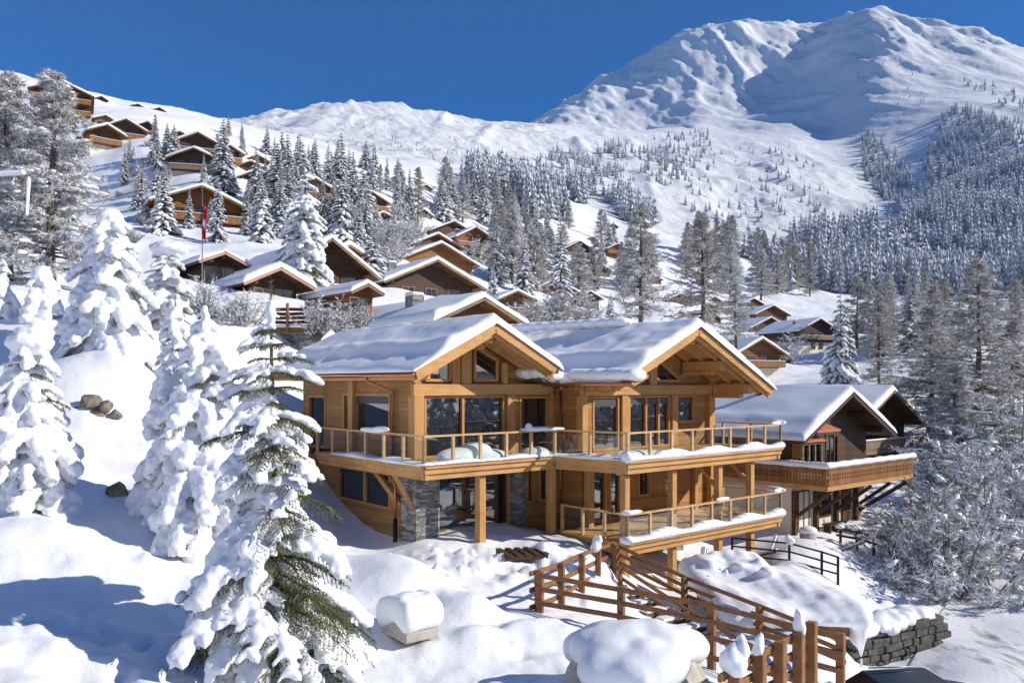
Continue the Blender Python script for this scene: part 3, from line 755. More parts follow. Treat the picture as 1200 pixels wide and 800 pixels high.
CHALETS = []
def chalet(label, ax, ay, wpx, by, wall='mid_wood', yaw=39.8, Y=None, D=None, pitch=.46, balc=1, plaster=False, win=2, snow=.45, fascia='tan_wood', ov=1.3, W=None, group=None, small=False, chim=False, bmat=None):
    vr = random.Random(int(ax*13+ay*7)); pitch += vr.uniform(-.05, .05); chim = chim or (not small and vr.random() < .45)
    snow *= vr.uniform(.62, .95)
    ya = math.radians(yaw)
    if Y is None:
        g = hit(ax, by, 60); Y = g.y if g else 300.0
    ppm = (F*math.cos(ya) - (ax-600)*math.sin(ya))/Y
    if W is None: W = wpx/ppm
    p = at(ax, ay, Y); rise = W/2*pitch
    h = max(2.2, (by-ay)/F*Y - rise)          # wall height below the eaves
    if D is None: D = W*1.15
    base = p.z - rise - h - .3*0
    t = thing('chalet', label, 'chalet', (p.x, p.y, base), ya, group)
    zr = h + rise - .25*0
    zt = zr - snow - .05
    hw = W/2; ovs = .9 if not small else .5
    if small: ov = .7
    ww = hw-ovs; eave = zt - pitch*hw; wz = zt - pitch*ww - .22
    wm = M[wall]
    if not small and h > 3.2 and vr.random() < .45: plaster = True
    b = MB(); b.prism([(-ww, -6 if not plaster else h*.45), (ww, -6 if not plaster else h*.45), (ww, wz), (0, zt-.22), (-ww, wz)], 'y', ov, D)
    b.build('wall', wm, t)
    if plaster:
        b = MB(); b.box(-ww+.06, ww-.06, ov+.06, D-.06, -6, h*.45-.004); b.build('lower_wall', M['plaster'], t)
    r = MB(); th = .2
    for s in (-1, 1):
        poly = [(0, zt), (s*hw, eave), (s*hw, eave-th), (0, zt-th)]
        r.prism(poly, 'y', 0.0, D+.6)
    r.build('roof', M['warm_wood'] if wall != 'old_wood' else M['mid_wood'], t)
    f = MB()
    for s in (-1, 1): f.bar((s*.02, -.045, zt-.10), (s*(hw+.02), -.045, eave-.10), .08, .26)
    f.build('fascia', M[fascia], t)
    roof_snow('roof_snow', hw, hw, zt, pitch, snow, -.02, D+.6, t, seed=int(ax*7+ay) % 97, nx=5 if small else 8, ny=4 if small else 8)
    if not small:
        for xx, zz in ((0, zt-.40), (-ww+.1, wz-.06), (ww-.1, wz-.06)): pr = MB(); pr.bar((xx, .15, zz), (xx, ov-.002, zz), .2, .26); pr.build('purlin', M['warm_wood'] if wall != 'old_wood' else M['mid_wood'], t)
    # windows on the gable
    rows = max(1, min(3, int(h/2.7)))
    if win:
        for rr in range(rows):
            zc = wz - 1.15 - rr*2.7
            if zc < .6 - 0*h: break
            for k in range(win):
                xc = (k-(win-1)/2)*min(2.6, 2*ww/(win+.3))
                fr = MB(); w_, hh = .62, .72
                fr.box(xc-w_-.09, xc+w_+.09, ov-.07, ov-.002, zc-hh-.09, zc-hh); fr.box(xc-w_-.09, xc+w_+.09, ov-.07, ov-.002, zc+hh, zc+hh+.09)
                fr.box(xc-w_-.09, xc-w_, ov-.07, ov-.002, zc-hh, zc+hh); fr.box(xc+w_, xc+w_+.09, ov-.07, ov-.002, zc-hh, zc+hh); fr.box(xc-.03, xc+.03, ov-.06, ov-.002, zc-hh, zc+hh)
                fo = fr.build('window', M['tan_wood'], t)
                pn = MB(); pn.box(xc-w_, xc+w_, ov-.035, ov-.004, zc-hh, zc+hh); pn.build('pane', M['glass'], fo)
                if small: break
    for rr in range(balc):
        zb = wz - 2.15 - rr*2.7
        if zb < -.5: break
        d = 1.25; bd = MB(); bd.box(-ww-.2, ww+.2, ov-d, ov-.004, zb-.18, zb); bo = bd.build('balcony', M['warm_wood'] if wall != 'old_wood' else M['mid_wood'], t)
        rl = MB(); rl.box(-ww-.2, ww+.2, ov-d-.05, ov-d-.002, zb-.1, zb+.80)
        for s in (-1, 1): rl.box(s*(ww+.2), s*(ww+.25), ov-d, ov-.01, zb-.1, zb+.80)
        rl.box(-ww-.27, ww+.27, ov-d-.09, ov-d+.05, zb+.802, zb+.88); rl.build('railing', M[bmat] if bmat else (M['balc_wood'] if wall not in ('old_wood',) else M['tan_wood']), bo)
        ss = MB(); ss.box(-ww-.25, ww+.25, ov-d-.10, ov-d+.06, zb+.884, zb+1.0); ss.build('rail_snow', M['snow'], bo, bevel=.05)
    if chim:
        cm = MB(); cx, cy = -hw*.45, D*.35; cz = zt-pitch*hw*.45
        cm.box(cx-.45, cx+.45, cy-.45, cy+.45, cz-.4, cz+1.1); co_ = cm.build('chimney', M['stone'], t)
        cs = MB(); cs.box(cx-.5, cx+.5, cy-.5, cy+.5, cz+1.104, cz+1.35); cs.build('chimney_snow', M['snow'], co_, bevel=.1)
    CHALETS.append((ax, ay, round(Y, 1), round(W, 1), round(h, 1), round(base-h1(p.x, p.y), 1), label))
    return t

def build_chalets():
    c = chalet
    c('tall brown multi-storey chalet block at the top of the hill behind the frosted larch', 72, 92, 78, 146, 'mid_wood', 28, balc=4, win=3, D=14, pitch=.36)
    c('tiny dark hut on the skyline left of the tall chalet block', 25, 94, 11, 101, 'old_wood', small=True, balc=0, win=1)
    c('small dark hut on the snowy skyline just right of the tall chalet block', 119, 111, 17, 119, 'old_wood', small=True, balc=0, win=1)
    c('middle one of three small dark huts on the snowy skyline', 162, 120, 14, 126, 'old_wood', small=True, balc=0, win=1)
    c('rightmost small dark hut on the snowy skyline above the hillside chalets', 187, 124, 17, 131, 'old_wood', small=True, balc=0, win=1)
    c('small tan chalet half hidden behind the roof of the bright orange chalet', 124, 133, 30, 150, 'tan_wood', 34, small=True, balc=0)
    c('brown chalet with a long pale balcony right above the bright orange chalet', 148, 137, 52, 166, 'mid_wood', 30, balc=2)
    c('dark brown chalet tucked against the right side of the long balcony chalet', 172, 140, 26, 158, 'old_wood', 36, balc=1, small=True)
    c('bright orange wooden chalet with a deep overhanging roof beside the big frosted larch', 126, 143, 46, 180, 'warm_wood', 42, balc=1, win=1, ov=2.2)
    c('brown chalet whose roof peeks out behind the wide mid-hill chalet', 211, 151, 34, 166, 'mid_wood', 34, balc=0, small=True)
    c('wide brown mid-hill chalet with a low pitched roof above the blackened chalet', 232, 152, 57, 178, 'mid_wood', 22, balc=1, win=3)
    c('blackened timber chalet with white balcony rails facing the valley', 227, 170, 66, 206, 'old_wood', 14, balc=2, win=3)
    c('chalet half hidden behind the tall dense spruce on the left hill', 270, 167, 36, 194, 'mid_wood', 36, balc=1)
    c('uppermost of three small chalets stepped down the slope behind the twin spruces', 302, 179, 30, 191, 'mid_wood', 26, balc=0, small=True)
    c('middle of three small chalets stepped down the slope behind the twin spruces', 294, 186, 35, 203, 'mid_wood', 22, balc=1, small=True)
    c('lowest of three small chalets stepped down the slope behind the twin spruces', 302, 195, 46, 218, 'old_wood', 26, balc=1)
    c('large orange chalet with a wide low gable behind three little spruces and the flagpole', 237, 213, 120, 266, 'warm_wood', 30, balc=1, win=3, ov=2.0, D=12, pitch=.4)
    c('tan chalet with twin balconies and a snowy roof on the wooded slope', 370, 206, 48, 250, 'tan_wood', 34, balc=2, D=14)
    c('orange chalet showing half its gable right of the tallest spruce group', 436, 222, 46, 254, 'warm_wood', 36, balc=1)
    c('low dark chalet with a white edged roof under the half seen orange chalet', 450, 246, 30, 260, 'old_wood', 32, balc=0)
    c('tiny tan hut on the open piste above the chalets', 500, 215, 16, 224, 'tan_wood', small=True, balc=0, win=1)
    c('tiny red brown hut on the open piste beside its tan neighbour', 516, 225, 13, 232, 'mid_wood', small=True, balc=0, win=1)
    c('dark chalet corner between the narrow larches on the piste edge', 497, 243, 24, 256, 'old_wood', balc=0, small=True)
    c('brown chalet at the back of the stacked chalet cluster in the middle', 533, 257, 60, 290, 'mid_wood', 34, balc=1)
    c('brown chalet with a pale balcony on the right of the stacked cluster', 558, 264, 46, 306, 'warm_wood', 36, balc=1)
    c('brown chalet second from the back of the stacked chalet cluster', 514, 271, 62, 302, 'mid_wood', 34, balc=0)
    c('orange gabled chalet just above the dark wide chalet in the cluster', 518, 281, 92, 322, 'warm_wood', 36, balc=0, D=12)
    c('wide dark chalet with a clean white roof edge at the front of the cluster', 513, 299, 120, 352, 'old_wood', 36, balc=0, win=3, D=14, chim=True, fascia='tan_wood')
    c('small dark chalet on the crest above the central wood', 622, 261, 35, 278, 'old_wood', 24, balc=1, small=True)
    c('dark chalet with a white roof edge between two spruces in the central wood', 680, 281, 40, 302, 'old_wood', 24, balc=1)
    c('brown chalet with a long snowy left roof below the white edged chalet', 682, 301, 46, 328, 'mid_wood', 24, balc=1, D=13)
    c('small brown gable peeping out right of the narrow central spruce', 706, 309, 24, 324, 'mid_wood', 24, balc=0, small=True)
    c('orange chalet with a shaggy hedge on the far right of the central wood', 725, 284, 26, 306, 'warm_wood', 24, balc=1)
    c('tiny orange roofed hut high in the central wood', 695, 276, 15, 284, 'warm_wood', 24, balc=0, small=True, win=1)
    c('tiny dark hut at the lower edge of the grey forest', 719, 261, 13, 268, 'old_wood', 24, balc=0, small=True, win=1)
    c('dark brown chalet low in the wood behind the bare brown bush', 653, 324, 54, 352, 'mid_wood', 24, balc=0)
    c('orange gabled chalet peeping over the bare brown bush behind the new roof', 607, 337, 46, 366, 'warm_wood', 24, balc=1)
    c('almost black chalet to the right of the bare brown bush', 692, 339, 32, 364, 'old_wood', 24, balc=0)
    c('small orange shed gable seen through the branches of the large larch', 769, 321, 17, 334, 'warm_wood', 24, balc=0, small=True, win=1)
    c('white roofed low chalet between the two large larches', 798, 342, 32, 358, 'mid_wood', 24, balc=0, small=True)
    c('topmost dark gable of the little row right of the large larches', 884, 348, 26, 361, 'old_wood', 24, balc=0, small=True)
    c('second gable of the little row, white roofed above a warm brown wall', 907, 356, 42, 377, 'mid_wood', 24, balc=0)
    c('third gable of the little row, low and dark under a thick white roof', 904, 370, 48, 390, 'old_wood', 24, balc=0)
    c('chalet with cream lower wall and a wooden balcony below the row of gables', 894, 393, 62, 446, 'warm_wood', 24, balc=1, plaster=True, W=None)
    c('brown roofed chalet hidden in branches above the main right gable', 832, 363, 32, 378, 'mid_wood', 24, balc=0, small=True)
    c('pale roofed chalet corner left of the little row of gables', 838, 346, 26, 356, 'tan_wood', 24, balc=0, small=True)
    c('long dark chalet with two snowy roof steps left of the laden spruce', 962, 371, 50, 412, 'old_wood', 24, balc=1, D=16)
    c('tan chalet gable between the laden spruce and the frosted larches', 1010, 374, 26, 388, 'tan_wood', 24, balc=0, small=True)
    c('dark barn on the snowfield at the right edge', 1192, 362, 34, 376, 'old_wood', 20, balc=0, small=True)
    c('dark chalet roof end behind the big larch at the right edge', 1200, 424, 56, 466, 'old_wood', 24, balc=0)
    c('chalet with a pinkish verge board left of the twin pink gable and flagpole', 264, 289, 60, 330, 'old_wood', Y=62, fascia='pink_wood', balc=0, D=14, pitch=.42)
    c('chalet with a pinkish verge board and a rounded snow roof above the log balcony', 329, 305, 84, 352, 'old_wood', Y=58, fascia='pink_wood', balc=0, D=12, pitch=.46)
    c('large black gabled chalet behind the snow heaped spruce', 389, 272, 118, 352, 'old_wood', Y=68, fascia='tan_wood', balc=1, D=15, pitch=.62, win=3)
    c('orange chalet gable rising behind the large black gable', 410, 281, 64, 312, 'warm_wood', Y=80, balc=0, D=10)
    c('small orange annexe with a snowy lean roof beside the stone chimney', 431, 326, 38, 366, 'warm_wood', Y=56, balc=0, D=10, small=True)
    t = c('golden chalet roof standing right behind the main chalet', 567, 339, 112, 410, 'warm_wood', Y=51, balc=0, D=15, pitch=.42, snow=.5)
    return t
build_chalets()
# ------------------------------------------------------------------ the large new larch chalet
ZB = -5.8
main = thing('chalet', 'large new golden larch chalet with twin snowy gables and glass railed balconies', 'chalet', (CH0.x, CH0.y, ZB), math.atan2(CHU.y, CHU.x))
def part(mb, name, m, parent=None, **k): return mb.build(name, M[m] if isinstance(m, str) else m, parent or main, **k)

def wall_cells(mb, axis, c0, c1, a0, a1, z0, z1, ops):
    """wall slab with real openings. axis 'p': runs along p at q=c0..c1; 'q': runs along q at p=c0..c1"""
    A = sorted({a0, a1, *[v for o in ops for v in o[:2]]}); Z = sorted({z0, z1, *[v for o in ops for v in o[2:]]})
    A = [a for a in A if a0 <= a <= a1]; Z = [z for z in Z if z0 <= z <= z1]
    for i in range(len(A)-1):
        runs = []
        for j in range(len(Z)-1):
            am = (A[i]+A[i+1])/2; zm = (Z[j]+Z[j+1])/2
            if any(o[0] < am < o[1] and o[2] < zm < o[3] for o in ops): continue
            if runs and abs(runs[-1][1]-Z[j]) < 1e-6: runs[-1][1] = Z[j+1]
            else: runs.append([Z[j], Z[j+1]])
        for za, zb in runs:
            if axis == 'p': mb.box(A[i], A[i+1], c0, c1, za, zb)
            else: mb.box(c0, c1, A[i], A[i+1], za, zb)

def window(axis, c, a0, a1, z0, z1, out=-1, mull=(), shut=0.0, name='window', fw=.09, label=None, depth=.12, side_panel=0):
    """frame set in its opening, glass behind it; out = direction of the outside along the normal"""
    def bx(mb, x0, x1, d0, d1, za, zb):
        if axis == 'p': mb.box(x0, x1, c+out*d0, c+out*d1, za, zb)
        else: mb.box(c+out*d0, c+out*d1, x0, x1, za, zb)
    f = MB()
    bx(f, a0, a1, -.16, .035, z1-fw, z1); bx(f, a0, a1, -.16, .035, z0, z0+fw)
    bx(f, a0, a0+fw, -.16, .035, z0+fw, z1-fw); bx(f, a1-fw, a1, -.16, .035, z0+fw, z1-fw)
    for m_ in mull: bx(f, m_-.055, m_+.055, -.14, .02, z0+fw, z1-fw)
    o = part(f, name, 'wood_v')
    if label: o['label'] = label
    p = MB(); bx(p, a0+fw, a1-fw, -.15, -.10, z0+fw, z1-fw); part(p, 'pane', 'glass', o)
    if shut:
        s = MB(); bx(s, a0+fw, a1-fw, -.095, -.03, z1-fw-shut, z1-fw-.003); part(s, 'roller_shutter', 'shutter', o)
    return o

LR = dict(p=-3.5, z=8.05, s=.50); RRf = dict(p=5.45, z=8.2, s=.475)
def lz(p): return LR['z'] - LR['s']*abs(p-LR['p'])
def rz_(p): return RRf['z'] - RRf['s']*abs(p-RRf['p'])
QL, QR = 5.2, 3.5          # gable wall planes
BACK = 14.5

# ---- walls
w = MB()
up_left = [(6.95, 10.7, 3.75, 5.42), (12.3, 14.0, 3.0, 5.3)]
lo_left = [(7.0, 11.2, .95, 2.35)]
wall_cells(w, 'q', -5.8, -5.55, QL, BACK, 3.02, 6.62, [o for o in up_left])
up_gl = [(-5.42, -1.55, 3.02, 5.35), (-.75, .85, 3.02, 5.3)]
wall_cells(w, 'p', QL, QL+.25, -5.55, 1.1, 3.02, 5.75, up_gl)
up_gr = [(1.75, 3.35, 3.02, 5.3), (3.95, 6.7, 3.02, 5.3), (7.2, 8.45, 4.05, 5.3)]
wall_cells(w, 'p', QR, QR+.25, 1.1, 9.74, 3.02, 5.75, up_gr)
wall_cells(w, 'q', 1.1, 1.35, QR+.25, QL-.004, 3.02, 6.0, [])
wall_cells(w, 'q', 9.49, 9.74, QR+.25, BACK, 3.02, 6.1, [])
wall_cells(w, 'p', BACK-.25, BACK, -5.55, 9.49, 0, 6.0, [])
part(w, 'upper_wall', 'wood_h')
g = MB()
g.prism([(-5.55, 5.755), (.75, 5.755), (.75, lz(.75)-.30), (LR['p'], lz(LR['p'])-.30), (-5.55, lz(-5.55)-.30)], 'y', QL+.08, QL+.25)
g.prism([(1.1, 5.755), (9.74, 5.755), (9.74, rz_(9.74)-.30), (RRf['p'], rz_(RRf['p'])-.30), (1.1, rz_(1.1)-.30)], 'y', QR+.08, QR+.25)
part(g, 'gable_wall', 'wood_h')
lw = MB()
lo_gl = [(-4.95, -1.2, .12, 2.4)]
wall_cells(lw, 'q', -5.78, -5.55, QL+.7, BACK, -1.0, 2.7, lo_left)
wall_cells(lw, 'p', QL+.1, QL+.3, -5.0, -1.2, -.6, 2.7, lo_gl)
lo_gr0 = [(-.3, .05, .9, 2.3), (.35, .95, .9, 2.3)]
wall_cells(lw, 'p', QL+.05, QL+.25, -.55, 1.1, -.6, 2.7, lo_gr0)
lo_gr = [(1.75, 2.55, .1, 2.3), (2.75, 3.45, .1, 2.3), (4.55, 5.35, .9, 2.3), (6.3, 7.2, .9, 2.3)]
wall_cells(lw, 'p', QR, QR+.25, 1.1, 9.74, -.25, 2.7, lo_gr)
wall_cells(lw, 'q', 1.12, 1.35, QR+.25, QL, -.6, 2.7, [])
wall_cells(lw, 'q', 9.49, 9.72, QR+.25, BACK, -.25, 2.7, [])
part(lw, 'lower_wall', 'wood_h')
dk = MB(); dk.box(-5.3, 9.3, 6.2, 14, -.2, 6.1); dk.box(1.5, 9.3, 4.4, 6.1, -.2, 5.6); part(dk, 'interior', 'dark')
bs = MB(); bs.box(1.3, 9.6, 5.0, 5.4, -4, -.28); bs.box(1.3, 1.7, 1.6, 5.0, -4, -.30); part(bs, 'basement_wall', 'stone')
bw = MB(); bw.box(5.9, 7.5, 4.7, 4.99, -3.4, -.30); part(bw, 'basement_boards', 'wood_v')
sp = MB(); sp.box(-6.0, -4.96, QL-.35, QL+.68, -1.2, 2.7); part(sp, 'stone_pillar', 'stone')
sp = MB(); sp.box(-1.18, -.56, QL-.15, QL+.5, -1.0, 2.7); part(sp, 'stone_pillar', 'stone')

# ---- openings
window('q', -5.8, 6.95, 10.7, 3.75, 5.42, shut=.30, label='wide side window under a half drawn roller shutter')
window('q', -5.8, 12.3, 14.0, 3.0, 5.3, name='glazed_door')
window('p', QL, -5.42, -1.55, 3.02, 5.35, mull=(-3.62,), name='glazed_door', label='wide pair of glass doors under the left gable')
window('p', QL, -.75, .85, 3.02, 5.3, name='glazed_door')
window('p', QR, 1.75, 3.35, 3.02, 5.3, shut=.35, name='glazed_door', mull=())
window('p', QR, 3.95, 6.7, 3.02, 5.3, shut=.28, mull=(5.1, 5.95), name='glazed_door')
window('p', QR, 7.2, 8.45, 4.05, 5.3, shut=.28)
window('q', -5.78, 7.0, 11.2, .95, 2.35, mull=(9.0,), shut=.2)
window('p', QL+.1, -4.95, -1.2, .12, 2.4, mull=(), name='picture_window', label='very wide dark picture window between the stone pillars')
window('p', QL+.05, -.3, .05, .9, 2.3, fw=.05); window('p', QL+.05, .35, .95, .9, 2.3, shut=.25)
window('p', QR, 1.75, 2.55, .1, 2.3, shut=.3, name='glazed_door'); window('p', QR, 2.75, 3.45, .1, 2.3, shut=.3, name='glazed_door')
window('p', QR, 4.55, 5.35, .9, 2.3, shut=.15); window('p', QR, 6.3, 7.2, .9, 2.3, shut=.2)
# gable lights
def gable_light(poly, q):
    f = MB(); n = len(poly)
    for i in range(n):
        a = poly[i]; b = poly[(i+1) % n]; f.bar((a[0], q, a[1]), (b[0], q, b[1]), .14, .08, up=(0, 1, 0)) if False else f.bar((a[0], q+.02, a[1]), (b[0], q+.02, b[1]), .10, .10, up=(0, 1, 0))
    o = part(f, 'gable_window', 'wood_v'); p = MB(); p.prism(poly, 'y', q+.03, q+.07); part(p, 'pane', 'glass', o)
gable_light([(-5.35, 5.95), (-4.25, 5.95), (-4.25, lz(-4.25)-.55), (-5.35, lz(-5.35)-.55)], QL-.01)
gable_light([(-3.05, 5.95), (-1.95, 5.95), (-1.95, 6.75), (-2.6, lz(-2.6)-.55), (-3.05, lz(-3.05)-.55)], QL-.01)
gable_light([(3.35, 5.95), (4.15, 5.95), (4.15, 6.95), (3.35, 6.65)], QR-.01)
gable_light([(5.75, 5.95), (7.5, 5.95), (5.75, 6.95)], QR-.01)

# ---- frame timbers on the gables
t_ = MB(); t_.box(-6.0, .95, QL-.20, QL-.003, 5.38, 5.80); part(t_, 'gable_beam', 'beam')
t_ = MB(); t_.box(1.0, 10.0, QR-.20, QR-.003, 5.34, 5.76); part(t_, 'gable_beam', 'beam')
def post(p0, p1, q0, q1, z0, z1, name='post'): m_ = MB(); m_.box(p0, p1, q0, q1, z0, z1); return part(m_, name, 'wood_v', bevel=.015)
post(-3.78, -3.32, QL-.16, QL-.004, 5.804, lz(-3.5)-.62); post(-4.2, -3.82, QL-.12, QL-.004, 5.804, lz(-4.2)-.5)
post(-1.75, -1.48, QL-.15, QL-.004, 5.804, lz(-1.7)-.5)
post(-6.0, -5.55, QL-.22, QL+.2, 3.02, 5.376); post(-1.5, -1.1, QL-.16, QL-.004, 3.02, 5.376)
post(.86, 1.09, QL-.16, QL-.004, 3.02, 5.376)
post(1.0, 1.32, QR-.18, QR+.2, 3.02, 5.336); post(3.42, 3.85, QR-.14, QR-.004, 3.02, 5.336); post(6.76, 7.12, QR-.14, QR-.004, 3.02, 5.336); post(9.42, 9.86, QR-.18, QR+.3, 3.02, 5.336)
post(4.2, 4.5, QR-.14, QR-.004, 5.764, rz_(4.3)-.5); post(5.2, 5.68, QR-.16, QR-.004, 5.764, rz_(5.45)-.62)
post(2.9, 3.2, QR-.12, QR-.004, 5.764, rz_(2.9)-.45)
post(-6.0, -5.6, QL+4.4, QL+4.8, 3.02, 6.3)
# free-standing balcony posts
for p_, q_, z0 in ((-4.05, 3.55, -.9), (-.35, 3.75, -.7), (1.25, 3.2, -.2)): post(p_-.15, p_+.15, q_-.15, q_+.15, z0, 2.45)
for p_ in (.35, 3.1, 6.1, 8.4): post(p_-.14, p_+.14, .30, .58, -3.9, 2.42)
post(9.35, 9.7, QR-.3, QR-.004, -.2, 2.45); post(8.3, 8.55, QR-.2, QR-.004, -.2, 2.45)
def brace(a, b, nm='brace', w_=.22): m_ = MB(); m_.bar(a, b, w_*.8, w_); part(m_, nm, 'beam')
brace((-5.9, QL+2.9, 2.5), (-5.95, QL+.75, 1.25)); brace((-6.6, QL+.2, 2.5), (-5.9, QL-.1, 1.1), w_=.16)
brace((8.4, .55, 1.55), (8.4, 1.5, 2.4), w_=.16); brace((6.1, .55, 1.55), (6.1, 1.5, 2.4), w_=.16)

# ---- roofs
def slope(mb, pa, za, pb, zb, q0, q1, th=.22): mb.prism([(pa, za), (pb, zb), (pb, zb-th), (pa, za-th)], 'y', q0, q1)
LQ0, RQ0 = 3.4, 1.0
LE, LRt = -7.0, -.25
r_ = MB(); slope(r_, LR['p'], LR['z'], LE, lz(LE), LQ0, BACK+1); slope(r_, LR['p'], LR['z'], LRt, lz(LRt), LQ0, BACK+1)
roofL = part(r_, 'roof', 'soffit')
r_ = MB(); slope(r_, RRf['p'], RRf['z'], .75, rz_(.75), RQ0, BACK+1); slope(r_, RRf['p'], RRf['z'], 10.9, rz_(10.9), RQ0, BACK+1)
roofR = part(r_, 'roof', 'soffit')
r_ = MB(); slope(r_, LRt-.25, 6.18, 1.2, 5.80, 4.3, BACK+.8, .2); part(r_, 'valley_roof', 'slate')
e_ = MB(); e_.prism([(.45, rz_(.75)-.13), (1.3, rz_(1.3)-.035), (1.3, rz_(1.3)-.20), (.45, rz_(.75)-.26)], 'y', .1, RQ0-.004); part(e_, 'eave_board', 'soffit')
def verge(pr, fz, pe, q):   # stepped bargeboards
    m_ = MB(); zr = fz(pr); ze = fz(pe)
    m_.bar((pr, q-.05, zr-.16), (pe, q-.05, ze-.16), .08, .34); m_.bar((pr, q+.10, zr-.34), (pe, q+.10, ze-.34), .10, .24)
    part(m_, 'bargeboard', 'beam')
    s = MB(); s.bar((pr, q-.09, zr+.05), (pe, q-.09, ze+.05), .10, .07); part(s, 'slate_edge', 'slate')
verge(LR['p'], lz, LE, LQ0); verge(LR['p'], lz, LRt-.2, LQ0); verge(RRf['p'], rz_, .8, RQ0); verge(RRf['p'], rz_, 10.9, RQ0)
def purlin(p, z, q0, q1, h=.36, w_=.28):
    m_ = MB(); m_.box(p-w_/2, p+w_/2, q0, q1, z-h, z); m_.box(p-w_/2+.004, p+w_/2-.004, q0+.5, q1, z-h-.2, z-h-.002); part(m_, 'purlin', 'beam', bevel=.03)
purlin(-3.5, lz(-3.5)-.30, LQ0+.25, QL-.21, .42, .34); purlin(-5.9, lz(-5.9)-.34, LQ0+.35, QL-.21); 
purlin(5.45, rz_(5.45)-.30, RQ0+.25, QR-.21, .42, .34); purlin(7.7, rz_(7.7)-.30, RQ0+.35, QR-.02, .42, .32); purlin(9.75, rz_(9.75)-.34, RQ0+.3, QR-.21, .46, .34)
purlin(3.2, rz_(3.2)-.30, RQ0+.35, QR-.02, .36, .3); purlin(1.25, rz_(1.25)-.32, RQ0+.3, QR-.21, .34, .3)
for q in np.arange(5.6, BACK, .9): m_ = MB(); a, b = -5.8, -6.9; m_.bar((a+.4, q, lz(a+.4)-.31), (b, q, lz(b)-.31), .14, .17); part(m_, 'rafter', 'beam')
for q in np.arange(1.7, 5.0, .9): m_ = MB(); m_.bar((1.9, q, rz_(1.9)-.31), (.8, q, rz_(.8)-.31), .14, .17); part(m_, 'rafter', 'beam')
for q in np.arange(1.6, 3.3, .8): m_ = MB(); m_.bar((6.2, q, rz_(6.2)-.29), (10.75, q, rz_(10.75)-.29), .12, .14); part(m_, 'rafter', 'beam')
for q in np.arange(4.0, 5.1, .8): m_ = MB(); m_.bar((-3.0, q, lz(-3.0)-.29), (-.1, q, lz(-.1)-.29), .12, .14); part(m_, 'rafter', 'beam')
m_ = MB(); m_.tube([(LE-.07, LQ0-.05, lz(LE)-.17), (LE-.07, BACK+.9, lz(LE)-.17)], .09, 8); gut = part(m_, 'gutter', 'copper')
m_ = MB(); m_.box(LE-.005, LE+.02, LQ0, BACK+.9, lz(LE)-.36, lz(LE)-.05); part(m_, 'eave_board', 'beam')
m_ = MB(); m_.tube([(LE-.07, 6.6, lz(LE)-.2), (LE-.05, 6.6, lz(LE)-.40), (-5.93, 6.55, 5.55), (-5.93, 6.55, 3.05)], .055, 7); part(m_, 'downpipe', 'copper')
m_ = MB(); m_.tube([(-6.12, QL+.9, 2.6), (-6.12, QL+.9, .75)], .055, 7); part(m_, 'downpipe', 'copper')
m_ = MB(); m_.tube([(-6.12, QL+.9, .746), (-6.12, QL+.9, -.9)], .085, 7); part(m_, 'downpipe_shoe', 'black_metal')
m_ = MB(); m_.tube([(.98, 4.6, 5.5), (.98, 4.6, -.3)], .05, 7); part(m_, 'downpipe', 'copper')
m_ = MB(); m_.tube([(.40, .1, rz_(.75)-.17), (.40, 8, rz_(.75)-.17)], .08, 8); part(m_, 'gutter', 'copper')
roof_snow('roof_snow', 3.55, 3.27, LR['z'], LR['s'], .31, LQ0-.05, BACK+1, main, 11, 46, 60, .10, .12, .20, x0=LR['p'], mt=M['snow_soft'])
roof_snow('roof_snow', 4.85, 5.5, RRf['z'], RRf['s'], .34, RQ0-.08, BACK+1, main, 23, 50, 70, .17, .12, .22, x0=RRf['p'], mt=M['snow_soft'])
sn = MB()
for i in range(24):
    q = .15+i*.14; sn.ell((.78+R.uniform(-.04, .04)-.1, q, rz_(.75)+.20+R.uniform(-.03, .03)), (.52, .3, .26), 9, 6)
for i in range(20):
    for x_, z_ in ((-.25, 6.28), (.45, 6.12), (.9, 6.05)): sn.ell((x_+R.uniform(-.15, .15), 4.55+i*.5, z_), (.62, .55, .30), 9, 6)
remesh_obj('eave_snow', sn, [M['snow_soft']], .06, main, 4)
sn = MB()   # wind-heaped crest
for i in range(10): sn.ell((5.2-i*.12+R.uniform(-.1,.1), 5.2+i*.7, RRf['z']+.42), (.55, .7, .22+.05*R.random()), 9, 6)
remesh_obj('ridge_snow', sn, [M['snow_soft']], .06, main, 5)

